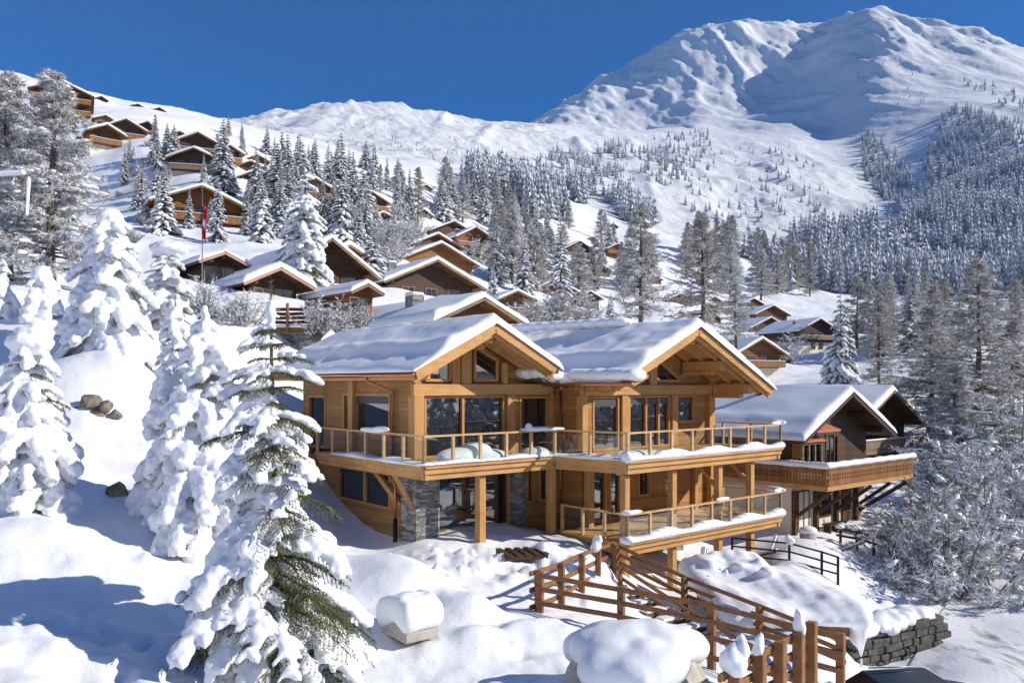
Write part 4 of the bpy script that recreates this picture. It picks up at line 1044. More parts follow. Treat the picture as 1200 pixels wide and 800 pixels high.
# ---- balconies
def deck(outline, z, name, th=.10):
    d = MB(); d.prism(outline, 'z', z-th, z); o = part(d, name, 'beam'); return o
UP = [(-6.78, 11.1), (-6.78, 3.17), (-.68, 3.17), (0, 0), (10.1, 0), (10.1, 4.6)]
upper = deck([(-6.78, 11.1), (-6.78, 3.17), (-.68, 3.17), (0, 0), (10.1, 0), (10.1, 4.6), (9.75, 4.6), (9.75, 3.49), (1.09, 3.49), (1.09, 5.19), (-5.79, 5.19), (-5.79, 11.1)], 3.0, 'upper_balcony')
LO = [(0, 3.45), (0, 0), (10.1, 0), (10.1, 4.6)]
lower = deck([(0, 3.49), (0, 0), (10.1, 0), (10.1, 4.6), (9.75, 4.6), (9.75, 3.49)], 0.0, 'lower_balcony')
def edge_beams(path, z, parent):
    for a, b in zip(path[:-1], path[1:]):
        m_ = MB(); m_.bar((a[0], a[1], z-.20), (b[0], b[1], z-.20), .10, .19); d = Vector((b[0]-a[0], b[1]-a[1], 0)).normalized(); nrm = Vector((-d.y, d.x, 0))*.12
        m_.bar((a[0]+nrm.x, a[1]+nrm.y, z-.40), (b[0]+nrm.x, b[1]+nrm.y, z-.40), .14, .22); m_.bar((a[0]-nrm.x*.5, a[1]-nrm.y*.5, z-.06), (b[0]-nrm.x*.5, b[1]-nrm.y*.5, z-.06), .16, .08)
        part(m_, 'edge_beam', 'beam', parent)
edge_beams(UP, 3.0, upper); edge_beams(LO, 0.0, lower)
for p_ in np.arange(.4, 10, 1.4): m_ = MB(); m_.box(p_-.1, p_+.1, .12, 3.4, 2.56, 2.88); part(m_, 'joist', 'beam', upper); m_ = MB(); m_.box(p_-.1, p_+.1, .12, 4.4, -.44, -.115); part(m_, 'joist', 'beam', lower)
for p_ in np.arange(-6.2, -.8, 1.3): m_ = MB(); m_.box(p_-.1, p_+.1, 3.3, 5.15, 2.56, 2.88); part(m_, 'joist', 'beam', upper)
m_ = MB(); m_.box(-6.6, 1.0, 3.42, 3.66, 2.46, 2.555); m_.box(0, 10, .34, .54, 2.43, 2.553); part(m_, 'bearer', 'beam', upper)
def railing(path, z, parent, pitch=1.32):
    fr = MB(); gl = []
    for a, b in zip(path[:-1], path[1:]):
        a = Vector((a[0], a[1], 0)); b = Vector((b[0], b[1], 0)); L = (b-a).length; n = max(1, round(L/pitch)); d = (b-a)/n; u = d.normalized()
        for i in range(n+1):
            p = a + d*i; fr.bar((p.x, p.y, z-.12), (p.x, p.y, z+.97), .10, .10, up=(u.x, u.y, 0))
            if i < n:
                q0 = p + u*.07; q1 = p + d - u*.07; g_ = MB(); g_.bar((q0.x, q0.y, z+.50), (q1.x, q1.y, z+.50), .014, .78); gl.append(g_)
        fr.bar((a.x-u.x*.05, a.y-u.y*.05, z+1.005), (b.x+u.x*.05, b.y+u.y*.05, z+1.005), .13, .065)
    o = part(fr, 'balcony_railing', 'rail_wood')
    for g_ in gl: part(g_, 'glass_panel', 'clear', o)
    return o
railing(UP, 3.0, upper); railing(LO, 0.0, lower)
def snow_strip(path, z, w_, h_, name, gap=.0, off=.05, seed=1, vox=.045, step=.16):
    rr = random.Random(seed); s = MB()
    for a, b in zip(path[:-1], path[1:]):
        a = Vector((a[0], a[1], 0)); b = Vector((b[0], b[1], 0)); L = (b-a).length; n = int(L/step); u = (b-a)/L; nr = Vector((-u.y, u.x, 0))
        for i in range(n+1):
            if rr.random() < gap: continue
            p = a + u*(L*i/n) + nr*off; hh = h_*(.75+.35*math.sin(i*.37+seed)+.2*rr.random()); hh = max(.4*h_, hh)
            s.ell((p.x, p.y, z+hh*.35), (.20, w_, hh*.75), 8, 6, rot=Matrix.Rotation(math.atan2(u.y, u.x), 3, 'Z'))
    return remesh_obj(name, s, [M['snow']], vox, main, 3)
snow_strip([(0, 0), (10.1, 0)], 3.0, .30, .26, 'balcony_snow', seed=2); snow_strip([(0, 0), (10.1, 0)], 0, .34, .26, 'balcony_snow', seed=3)
snow_strip([(-6.78, 9.5), (-6.78, 3.3), (-.68, 3.3), (0, .2)], 3.0, .42, .15, 'balcony_snow', off=.1, seed=4)
s = MB()
for c_, r3 in (((-4.9, 3.75, 3.15), (1.0, .5, .38)), ((-4.2, 3.7, 3.35), (.75, .45, .34)), ((-3.4, 3.75, 3.1), (.8, .5, .3)), ((-1.3, 3.6, 3.1), (.7, .5, .28)), ((.9, .6, 3.1), (.9, .5, .25)), ((1.8, .5, 3.1), (.8, .4, .2))): s.ell(c_, r3, 12, 8)
remesh_obj('balcony_snow', s, [M['snow']], .06, main, 5)
RS = (((-6.78, 6.6, 4.08), (.15, 1.0, .12)), ((-6.78, 6.0, 4.14), (.14, .6, .12)), ((-1.55, 3.2, 4.08), (1.0, .15, .10)), ((-2.0, 3.2, 4.18), (.16, .13, .16)), ((10.1, .2, 4.1), (.22, .5, .14)), ((9.8, 0, 4.08), (.5, .14, .1)), ((-.68, 3.1, 4.06), (.5, .15, .07)),
              ((10.1, .3, 1.1), (.18, .6, .14)), ((9.9, .0, 1.08), (.4, .13, .12)), ((5.8, 0, 1.08), (.5, .12, .09)), ((0, 0, 1.1), (.25, .3, .1)), ((.35, 0, 1.08), (.5, .13, .09)))
for a_, b_ in ((0, 2), (2, 4), (4, 6), (6, 7), (7, 9), (9, 10), (10, 12)):
    s = MB()
    for c_, r3 in RS[a_:b_]: s.ell(c_, r3, 9, 6)
    remesh_obj('rail_snow', s, [M['snow']], .035, main, 2)
# ------------------------------------------------------------------ neighbour chalet on the right
def right_chalet():
    t = thing('chalet', 'dark chalet with cream plastered ground floor and long snow topped lattice balcony', 'chalet', (18.72, 45.14, -7.75), math.atan2(CHU.y, CHU.x))
    P = lambda mb, n, m, par=None, **k: mb.build(n, M[m], par or t, **k)
    zt, sl, hw, D = 7.35, .49, 5.0, 15.0
    f = lambda x: zt - sl*abs(x)
    b = MB(); b.prism([(-4.0, 2.62), (4.0, 2.62), (4.0, f(4.0)-.22), (0, zt-.22), (-4.0, f(4.0)-.22)], 'y', 1.2, D-.8); P(b, 'upper_wall', 'old_wood')
    b = MB(); b.box(-3.95, 3.95, 1.25, D-.9, -2.5, 2.616); P(b, 'lower_wall', 'plaster')
    r = MB()
    for s in (-1, 1): r.prism([(0, zt), (s*hw, f(hw)), (s*hw, f(hw)-.2), (0, zt-.2)], 'y', 0, D)
    P(r, 'roof', 'mid_wood')
    r = MB()
    for s in (-1, 1): r.bar((0, -.05, zt-.1), (s*5.0, -.05, f(5.0)-.1), .08, .30)
    P(r, 'bargeboard', 'old_wood')
    roof_snow('roof_snow', hw, hw, zt, sl, .34, -.04, D, t, 41, 20, 26, .08, .10, .08, mt=M['snow_soft'])
    for xx, zz in ((0, zt-.22), (-3.9, f(3.9)-.22), (3.9, f(3.9)-.22), (-2, f(2)-.22), (2, f(2)-.22)): r = MB(); r.bar((xx, .2, zz-.15), (xx, 1.198, zz-.15), .2, .26); P(r, 'purlin', 'old_wood')
    # balcony wrapping front and left side
    d = MB(); d.prism([(-4.5, 9.0), (-4.5, -1.0), (4.9, -1.0), (4.9, 1.19), (-4.01, 1.19), (-4.01, 9.0)], 'z', 2.42, 2.6); bal = P(d, 'balcony', 'beam')
    d = MB(); d.bar((-4.55, -1.05, 2.44), (4.95, -1.05, 2.44), .12, .24); d.bar((-4.55, -1.05, 2.44), (-4.55, 9, 2.44), .12, .24); P(d, 'edge_beam', 'beam', bal)
    rl = MB()
    def run(a, b):
        a = Vector(a); b = Vector(b); L = (b-a).length; n = int(L/.17); u = (b-a)/L
        for z0, z1 in ((2.58, 2.86), (3.00, 3.05), (3.19, 3.42)): rl.bar((a.x, a.y, (z0+z1)/2), (b.x, b.y, (z0+z1)/2), .04, z1-z0)
        for i in range(n):
            p = a + u*(L*(i+.5)/n); q0 = p-u*.052; q1 = p+u*.052
            for z0, z1 in ((2.86, 3.00), (3.05, 3.19)): rl.bar((q0.x, q0.y, (z0+z1)/2), (q1.x, q1.y, (z0+z1)/2), .036, z1-z0)
        rl.bar((a.x, a.y, 3.46), (b.x, b.y, 3.46), .16, .07)
    run((-4.5, -1.12, 0), (4.9, -1.12, 0)); run((-4.62, 9, 0), (-4.62, -1.1, 0)); run((4.9, -1.1, 0), (4.9, 1.1, 0))
    P(rl, 'lattice_railing', 'balc_wood', bal)
    s = MB()
    for a, b, n in (((-4.6, -1.1), (4.95, -1.1), 46), ((-4.6, -1.1), (-4.6, 8.9), 40)):
        for i in range(n+1): s.ell((a[0]+(b[0]-a[0])*i/n, a[1]+(b[1]-a[1])*i/n, 3.62), (.24, .24, .18+.02*math.sin(i)), 8, 5)
    remesh_obj('rail_snow', s, [M['snow']], .05, t, 3)
    for x in (-3.9, -1.75, .4, 2.6):
        m_ = MB(); m_.box(x-.11, x+.11, 1.0, 1.246, -.3, 2.1); P(m_, 'post', 'mid_wood'); m_ = MB(); m_.bar((x, 1.0, .75), (x, -.9, 2.2), .16, .18); P(m_, 'brace', 'mid_wood')
    m_ = MB(); m_.bar((4.6, -.9, 2.1), (2.9, 1.1, .4), .16, .2); P(m_, 'brace', 'mid_wood')
    def win(x0, x1, z0, z1, y, m='beam', name='window', glass='glass'):
        fr = MB()
        for bx in ((x0-.08, x1+.08, z0-.08, z0), (x0-.08, x1+.08, z1, z1+.08), (x0-.08, x0, z0, z1), (x1, x1+.08, z0, z1), ((x0+x1)/2-.03, (x0+x1)/2+.03, z0, z1)): fr.box(bx[0], bx[1], y-.06, y-.003, bx[2], bx[3])
        o = P(fr, name, m); p = MB(); p.box(x0, x1, y-.03, y-.006, z0, z1); P(p, 'pane', glass, o)
    win(-3.35, -2.35, -.3, 1.95, 1.25, 'mid_wood', 'door', 'plaster'); win(-1.45, -.1, .45, 1.75, 1.25, 'mid_wood'); win(-.6, .2, 3.2, 4.9, 1.2, 'mid_wood'); win(-1.2, -.2, 5.7, 6.4, 1.2, 'mid_wood')
    m_ = MB(); m_.box(1.2, 2.1, 1.15, 1.246, -.1, 2.0); P(m_, 'shutter', 'mid_wood'); m_ = MB(); m_.box(.5, 1.35, 1.1, 1.196, 3.2, 4.8); P(m_, 'shutter', 'mid_wood'); m_ = MB(); m_.box(-1.7, -.85, 1.1, 1.196, 3.2, 4.8); P(m_, 'shutter', 'mid_wood')
    m_ = MB(); m_.box(-4.15, -2.2, .55, 1.19, 2.65, 3.35)
    for x in (-4.15, -3.55, -2.95, -2.3): m_.box(x, x+.12, .5, .62, 3.352, 4.55)
    m_.box(-4.2, -2.15, .48, .64, 4.552, 4.68); bay = P(m_, 'bay_window', 'tan_wood')
    m_ = MB(); m_.box(-4.05, -2.2, .66, 1.18, 3.36, 4.6); P(m_, 'pane', 'glass', bay)
    m_ = MB(); m_.prism([(.35, 4.69), (1.19, 4.95), (1.19, 5.03), (.35, 4.77)], 'x', -4.3, -2.05); P(m_, 'bay_roof', 'red_tile', bay)
    m_ = MB(); m_.prism([(.1, 5.2), (1.19, 5.55), (1.19, 5.66), (.1, 5.31)], 'x', -3.4, -1.0); P(m_, 'canopy', 'red_tile')
    m_ = MB(); m_.tube([(-1.2, 5.0, 6.7), (-1.2, 5.0, 8.1)], .22, 8); m_.box(-1.5, -.9, 4.7, 5.3, 8.104, 8.2); P(m_, 'chimney', 'black_metal')
    return t
right_chalet()
chalet('dark chalet with a blue shaded roof slope close behind the lattice balcony chalet', 1047, 450, 80, 540, 'old_wood', Y=62, balc=1, D=13, pitch=.5, fascia='tan_wood')

# ------------------------------------------------------------------ fences
def fence(label, posts, hts, rails=(.95, .62, .28), pw=.17, rw=.06, rh=.12, m='fence_wood', name='rail_fence', caps=(), over=.25, side=1, group=None):
    c = sum((Vector(p) for p in posts), Vector())/len(posts); t = thing(name, label, 'fence', c, 0, group)
    pl = [Vector(p)-c for p in posts]
    for p, h in zip(pl, hts):
        b = MB(); i = pl.index(p); d = (pl[min(i+1, len(pl)-1)]-pl[max(i-1, 0)]); d.z = 0; d.normalize()
        b.bar(p-Vector((0, 0, .5)), p+Vector((0, 0, h)), pw, pw, up=(d.x, d.y, 0)); b.build('post', M[m], t, bevel=.012)
    for fr in rails:
        for i in range(len(pl)-1):
            a = pl[i]+Vector((0, 0, hts[i]*fr)); e = pl[i+1]+Vector((0, 0, hts[i+1]*fr)); d = (e-a).normalized(); n = Vector((-d.y, d.x, 0)).normalized()*side*(pw/2+rw/2+.003)
            b = MB(); b.bar(a+n-d*(over if i == 0 else 0)+Vector((0,0,0)), e+n+d*(over if i == len(pl)-2 else -.003), rw, rh); b.build('rail', M[m], t, bevel=.008)
    for k, (i, w_, h_) in enumerate(caps):
        s = MB(); rr = random.Random(i+int(w_*100)); p = pl[i]+Vector((0, 0, hts[i]))
        for q in range(6): s.ell(p+Vector((rr.uniform(-.4, .4)*w_, rr.uniform(-.3, .3)*w_, h_*(.12+.6*q/6)-.02)), (w_*(.62-.05*q), w_*(.6-.05*q), h_*.34), 9, 6)
        remesh_obj('snow_cap', s, [M['snow']], .025, t, 9, rough=.03, rsize=.12)
    return t
A = [at(631, 727, 21.6), at(658, 716, 23.2), at(682, 700, 25.2), at(701, 688, 27.2), at(719, 676, 29.0)]
fence('brown post and rail fence climbing away from the corner post to the lower balcony', A, [1.33, 1.36, 1.34, 1.30, 1.2], caps=((3, .28, .5),), over=.3, side=1)
Bf = [at(633, 728, 21.45), at(728, 743, 20.7), at(834, 772, 19.3), at(985, 812, 17.6)]
fence('longest brown rail fence running down from the corner post past the stair', Bf, [1.30, 1.22, 1.36, 1.30], rails=(.95, .68, .40, .06), over=.1, side=-1, caps=())
D_ = [at(722, 677, 28.8), at(802, 718, 26.6), at(890, 757, 23.6), at(985, 800, 20.6)]
fence('stair railing of brown timber sloping down beneath the lower balcony', D_, [1.15, 1.15, 1.15, 1.1], rails=(.97, .72, .48), over=.05, side=1)
Cf = [at(862, 868, 13.7), at(890, 853, 14.6), at(914, 840, 15.4), at(936, 828, 16.2), at(951, 818, 16.9)]
fence('nearest brown fence with close set posts and snow tufts at the bottom edge', Cf, [1.22, 1.34, 1.42, 1.50, 1.58], rails=(.90, .66, .42, .15), pw=.20, rw=.07, rh=.13, caps=((0, .30, .6), (1, .17, .42), (3, .17, .5)), over=.35, side=1)
fence('low second stair handrail of thin brown rails under the stair railing', [at(727, 690, 27.6), at(806, 745, 24.8), at(890, 795, 21.8)], [.75, .75, .75], rails=(.95, .45), pw=.12, side=1)
fence('black metal three rail fence behind the snow covered stone hut', [at(858, 655, 35.2), at(925, 662, 34.2), at(963, 673, 33.2), at(982, 678, 32.8)], [.95, .95, .95, .9], rails=(.95, .58, .2), pw=.09, rw=.05, rh=.07, m='black_metal', name='metal_fence', caps=((1, .28, .4),), over=0)
fence('broken snowy garden fence beside the frosted bush below the cream wall', [at(985, 640, 43), at(1004, 645, 42.5), at(1024, 648, 42), at(1046, 650, 41.5)], [1.0, 1.1, .9, 1.0], rails=(.9, .55), pw=.12, m='old_wood', caps=((0, .3, .3), (1, .35, .3), (2, .3, .3)))

# stair treads under the sloping railing
t = thing('garden_stair', 'snow covered timber stair going down beside the sloping railing', 'stair', (0, 0, 0))
for i in range(13):
    s_ = i/12; a = D_[0].lerp(D_[3], s_); d = (D_[3]-D_[0]); d.z = 0; d.normalize(); n = Vector((-d.y, d.x, 0))
    b = MB(); b.bar(a+n*(-.15)+Vector((0, 0, -.12)), a+n*(-1.35)+Vector((0, 0, -.12)), .46, .10); st = b.build('step', M['fence_wood'], t)
    b = MB(); b.bar(a+n*(-.18)+Vector((0, 0, -.01)), a+n*(-1.30)+Vector((0, 0, -.01)), .40, .11); b.build('step_snow', M['snow'], st, bevel=.04)

# ------------------------------------------------------------------ snow covered stone hut
def hut():
    t = thing('stone_hut', 'low stone hut buried under a thick overhanging slab of snow', 'hut', (8.3, 27.3, -8.9))
    P = lambda mb, n, m, par=None, **k: mb.build(n, M[m], par or t, **k)
    b = MB(); b.box(-1.5, 1.35, -2.7, 2.8, -1.2, 1.62); P(b, 'wall', 'stone')
    b = MB(); b.box(-1.7, 1.6, -2.95, 2.95, 1.624, 1.80); P(b, 'roof', 'slate')
    b = MB(); b.box(-1.75, 1.65, -3.02, -2.954, 1.5, 1.84); P(b, 'eave_board', 'fence_wood')
    for y in (-2.6, -1.2, .2, 1.6): b = MB(); b.box(1.2, 1.95, y, y+.22, 1.30, 1.615); P(b, 'rafter', 'fence_wood')
    s = MB(); rr = random.Random(4)
    for i in range(9):
        for j in range(13):
            x = -1.75+3.75*i/8; y = -2.95+6.0*j/12; hh = .30+.10*math.sin(i*.9+j*.4)+.06*rr.random()
            if j > 7 and i < 6: hh += .22*(j-7)/4
            s.ell((x, y, 1.86+hh*.4), (.46, .5, hh), 9, 6)
    for j in range(9): y = -3.0+.3*j; s.ell((2.05, y, 1.55-.06*math.sin(j)), (.22, .28, .42+.1*rr.random()), 8, 6)
    s.ell((2.1, -2.9, 1.15), (.12, .14, .5), 8, 6); s.ell((2.08, -2.5, 1.3), (.13, .16, .4), 8, 6)
    for k in range(16): s.ell((rr.uniform(-1.6, .6), rr.uniform(.2, 2.8), 2.35+rr.uniform(-.1, .25)), (rr.uniform(.15, .4),)*2+(rr.uniform(.12, .25),), 7, 5)
    remesh_obj('roof_snow', s, [M['snow']], .055, t, 60, rough=.03, rsize=.4)
    b = MB(); b.tube([(2.08, -2.95, .75), (2.09, -2.95, -.1)], [.035, .006], 6); P(b, 'icicle', 'frost')
hut()
def rubble_wall():
    t = thing('retaining_wall', 'dark rough stone retaining wall below the frosted bush by the road', 'wall', at(1000, 772, 26.6))
    a = Vector((0, 0, 0)); b2 = at(1094, 775, 28.6)-at(1000, 772, 26.6); rr = random.Random(8); mb = MB(); z = -.55; u = b2.copy(); u.z = 0; Lw = u.length; u.normalize(); nn = Vector((u.y, -u.x, 0))
    for j in range(6):
        hh = rr.uniform(.13, .34); x = -rr.uniform(0, .3)
        while x < Lw:
            ln = rr.uniform(.16, .95); o_ = rr.uniform(-.05, .05); c_ = u*(x+ln/2)+nn*(o_-.05)+Vector((0, 0, z+hh/2)); mb.bar(c_-u*(ln/2-.02), c_+u*(ln/2-.02)+Vector((0, 0, rr.uniform(-.03, .03))), .5, hh*rr.uniform(.8, 1.05), up=(rr.uniform(-.16, .16), rr.uniform(-.16, .16), 1)); x += ln
        z += hh
    mb.build('stones', M['dark_stone'], t, fixn=False, bevel=.035)
    mb = MB(); mb.bar(a+Vector((0, .42, .02)), b2+Vector((0, .42, .02)), .4, 1.5); mb.build('core', M['slate'], t)
    s = MB()
    for i in range(70): p = u*(Lw*i/69.)-nn*rr.uniform(.0, .75); s.ell(p+Vector((rr.uniform(-.1, .1), 0, z-.02+rr.uniform(-.08, .05))), (.38, .42, .20+.12*rr.random()), 8, 5)
    remesh_obj('snow', s, [M['snow']], .06, t, 3)
rubble_wall()

# ------------------------------------------------------------------ rocks and blocks
def rock(label, loc, r3, seed, snow=0, group=None, m='rock'):
    t = thing('boulder', label, 'boulder', loc, 0, group); rr = random.Random(seed); b = MB(); nu, nv = 16, 11
    b.ell((0, 0, 0), r3, nu, nv); ph = [rr.uniform(0, 6) for _ in range(6)]
    if not snow:
        bm = bmesh.new()
        for k in range(22):
            v = Vector((rr.gauss(0, 1), rr.gauss(0, 1), rr.gauss(0, 1))).normalized(); bm.verts.new((v.x*r3[0]*rr.uniform(.8, 1.15), v.y*r3[1]*rr.uniform(.8, 1.15), v.z*r3[2]*rr.uniform(.8, 1.15)))
        h_ = bmesh.ops.convex_hull(bm, input=bm.verts); bmesh.ops.delete(bm, geom=[g for g in bm.verts if not g.link_faces], context='VERTS')
        me = bpy.data.meshes.new('stone'); bm.to_mesh(me); bm.free(); me.materials.append(M[m]); o = bpy.data.objects.new('stone', me); C.objects.link(o); o.parent = t
        bv = o.modifiers.new('bevel', 'BEVEL'); bv.width = r3[0]*.10; bv.segments = 2
        return t
    for k in range(5): e = Vector((rr.uniform(-.5, .5)*r3[0], rr.uniform(-.5, .5)*r3[1], rr.uniform(-.3, .4)*r3[2])); b.ell(e, (r3[0]*rr.uniform(.5, .8), r3[1]*rr.uniform(.5, .8), r3[2]*rr.uniform(.5, .8)), 6, 4, jit=.25, rnd=rr)
    so_ = remesh_obj('stone', b, [M[m]], max(.022, r3[0]*.045), t, 0, rough=r3[0]*.45, rsize=r3[0]*.9)
    if snow:
        s = MB()
        for k in range(44):
            a = rr.uniform(0, 6.28); q = rr.random()**.5*.92; x = math.cos(a)*q; y = math.sin(a)*q; z = math.sqrt(max(0, 1-q*q))
            s.ell((x*r3[0]*1.02, y*r3[1]*1.02, z*r3[2]*.95+snow*.30), (r3[0]*.34, r3[1]*.36, snow*.8), 9, 6)
        remesh_obj('snow_cap', s, [M['snow']], .05, t, 45, rough=.04, rsize=.5)
    return t
for px, py, s_, lb in ((94, 483, .34, 'leftmost brown boulder showing under the domed snow mound'), (107, 471, .36, 'largest brown boulder under the lip of the domed snow mound'), (113, 487, .34, 'low flat brown boulder below the two bigger ones on the mound'), (124, 476, .30, 'brown boulder right of the largest one under the mound'), (136, 486, .22, 'smallest brown boulder at the right end of the mound')):
    g_ = at(px, py, 26.6); rock(lb, (g_.x, g_.y, g_.z), (s_, s_*.8, s_*.85), px, 0)
g_ = at(137, 570, 22.0); rock('grey brown rock poking out of the snow at the foot of the twin white spruces', (g_.x, g_.y, h1(g_.x, g_.y)+.02), (.30, .3, .34), 5)
g_ = at(748, 795, 14.6); rock('big rounded boulder under a heavy smooth snow cap in front of the long fence', (g_.x, g_.y, g_.z), (1.25, 1.0, .62), 21, .42, m='concrete')
def gp_(px, py, Y):
    p = at(px, py, Y); return Vector((p.x, p.y, h1(p.x, p.y)))
def block():
    p = gp_(482, 772, 17.3) + Vector((0, 0, .10)); t = thing('concrete_block', 'pale concrete slab wearing a tall snow cap beside the big foreground spruce', 'block', p, math.radians(38))
    b = MB(); b.box(-.40, .40, -.45, .55, 0, .34); b.build('slab', M['concrete'], t, bevel=.02)
    b = MB(); b.box(-.30, .30, .1, .55, -.9, -.004); b.build('support', M['concrete'], t)
    s = MB(); rr = random.Random(2)
    for i in range(5):
        for j in range(6):
            s.ell((-.34+.17*i, -.40+.19*j, .52+.10*math.sin(j*.8)), (.20, .22, .30+.06*rr.random()), 9, 6)
    remesh_obj('snow_cap', s, [M['snow']], .04, t, 25, rough=.03, rsize=.3)
block()
b = MB(); b.box(-.8, .8, -.4, .4, -.1, .05)
for i in range(5): b.box(-.8+.35*i, -.6+.35*i, -.45, .45, .052, .09)
p = at(612, 648, 27.8); o = b.build('pallet', M['old_wood']); o.location = p; o.rotation_euler = (.1, .05, .5); tag(o, 'dark wooden pallet half sunk in the trampled snow before the picture window', 'pallet')

def tub():
    p = at(947, 634, 42); t = thing('planter', 'round planter under a white dome of snow by the cream wall', 'planter', p)
    b = MB(); b.tube([(0, 0, -.2), (0, 0, .1), (0, 0, .45)], [.34, .40, .44], 14); b.build('pot', M['concrete'], t)
    s = MB(); s.ell((0, 0, .55), (.47, .47, .24), 14, 8); s.build('snow_cap', M['snow'], t)
    p = at(978, 622, 45.2); t = thing('garden_bench', 'dark low wooden bench against the cream wall', 'bench', p, math.atan2(CHU.y, CHU.x))
    b = MB(); b.box(-.9, .9, -.25, .25, .40, .47); b.build('seat', M['old_wood'], t)
    for x in (-.75, .0, .75): b = MB(); b.box(x-.06, x+.06, -.2, .2, -.3, .397); b.build('leg', M['old_wood'], t)
tub()
for i, (px, py, Y, dx, dz, lb) in enumerate(((868, 655, 36.0, (1.6, .5), .15, 'snowy plank lying under the corner of the lower balcony'), (893, 650, 37, (1.1, -.9), .5, 'grey plank leaning up to the right behind the last balcony post'), (905, 640, 39, (.6, .8), .8, 'steep grey beam propped near the black fence'), (1000, 640, 40.5, (.9, -.5), .55, 'snow dusted beam leaning against the broken garden fence'), (822, 668, 33, (.5, 1.2), 1.5, 'dark slanting stair stringer under the lower balcony'))):
    b = MB(); b.bar((-dx[0]/2, -dx[1]/2, -dz/2), (dx[0]/2, dx[1]/2, dz/2), .22, .09); 
    r_ = thing('timber_plank', lb, 'plank', at(px, py, Y)); b.build('board', M['tan_wood'] if i != 4 else M['old_wood'], r_)
    b = MB(); b.bar((-dx[0]/2, -dx[1]/2, -dz/2+.09), (dx[0]/2, dx[1]/2, dz/2+.09), .19, .08); b.build('snow', M['snow'], r_, bevel=.03)

# ------------------------------------------------------------------ flag, lamp arm, log balcony, chimney
def flag():
    p = at(237, 322, 59); g0 = -1.0; t = thing('flagpole', 'thin flagpole with a limp red flag in front of the large orange chalet', 'flagpole', (p.x, p.y, p.z))
    b = MB(); b.tube([(0, 0, -1.5), (0, 0, 6.3)], [.05, .03], 8); b.ell((0, 0, 6.35), (.07, .07, .07), 8, 6); b.build('pole', M['grey_metal'], t)
    v = []; f = []; nx, nz = 8, 14
    for j in range(nz):
        for i in range(nx):
            s_ = i/(nx-1); q = j/(nz-1); v.append((.04+.34*s_*(1-.25*q)+.05*math.sin(9*s_+3*q), .10*math.sin(11*s_+2*q), 5.1-2.45*q-.35*s_))
    for j in range(nz-1):
        for i in range(nx-1): f.append((j*nx+i, j*nx+i+1, (j+1)*nx+i+1, (j+1)*nx+i))
    m_ = MB(); m_.add(v, f, 0, True)
    for k, ff in enumerate(f):
        j, i = divmod(k, nx-1)
        if (5 <= j <= 8 and i in (2, 3, 4)) and (j in (6, 7) or i == 3): m_.m[k] = 1
    o = m_.build('flag', [M['cloth_red'], M['cloth_white']], t); so_ = o.modifiers.new('thick', 'SOLIDIFY'); so_.thickness = .015
flag()
def lamp():
    p = at(-26, 400, 30); t = thing('lamp_post', 'bent metal arm thick with snow jutting in at the left edge', 'lamp post', p)
    top = at(-26, 208, 30)-p; e1 = at(26, 205, 30)-p; e2 = at(33, 212, 30)-p; e3 = at(31, 250, 30)-p
    b = MB(); b.tube([(0, 0, -1.5), top], [.07, .05], 8); b.tube([top, e1, e2, e3], [.05, .045, .045, .03], 8); b.build('pole', M['grey_metal'], t)
    s = MB()
    for i in range(16): q = top.lerp(e1, i/15.); s.ell(q+Vector((0, 0, .08)), (.14, .10, .12), 8, 5)
    for i in range(9): q = e2.lerp(e3, i/8.); s.ell(q+Vector((.02, 0, .03)), (.085-.005*i, .085, .14), 8, 5)
    remesh_obj('snow', s, [M['snow']], .03, t, 2)
lamp()
def log_balcony():
    p = at(345, 386, 47); t = thing('log_balcony', 'rustic balcony of stacked round logs above the snowy hedge', 'balcony', p, math.radians(-6))
    b = MB(); b.box(-1.05, 1.05, 0, 2.2, -.12, .12); b.build('floor', M['warm_wood'], t)
    b = MB(); b.box(-.9, .9, .3, 2.0, -2.5, -.124); b.build('base', M['stone'], t)
    for z in (.42, .66, .90, 1.14): b = MB(); rr = random.Random(int(z*100)); b.tube([(-1.1, -.03, z), (-.3, -.02+rr.uniform(-.02, .02), z+rr.uniform(-.03, .03)), (.4, -.03, z), (1.1, -.02, z+.02)], .10, 8); b.build('log', M['mid_wood'], t)
    for x in (-.35, .95): b = MB(); b.tube([(x, -.16, -.1), (x, -.16, 1.5)], .09, 8); b.build('post', M['fence_wood'], t)
    s = MB(); s.box(-1.1, 1.1, -.12, 2.2, .124, .28); s.build('floor_snow', M['snow'], t, bevel=.06)
log_balcony()

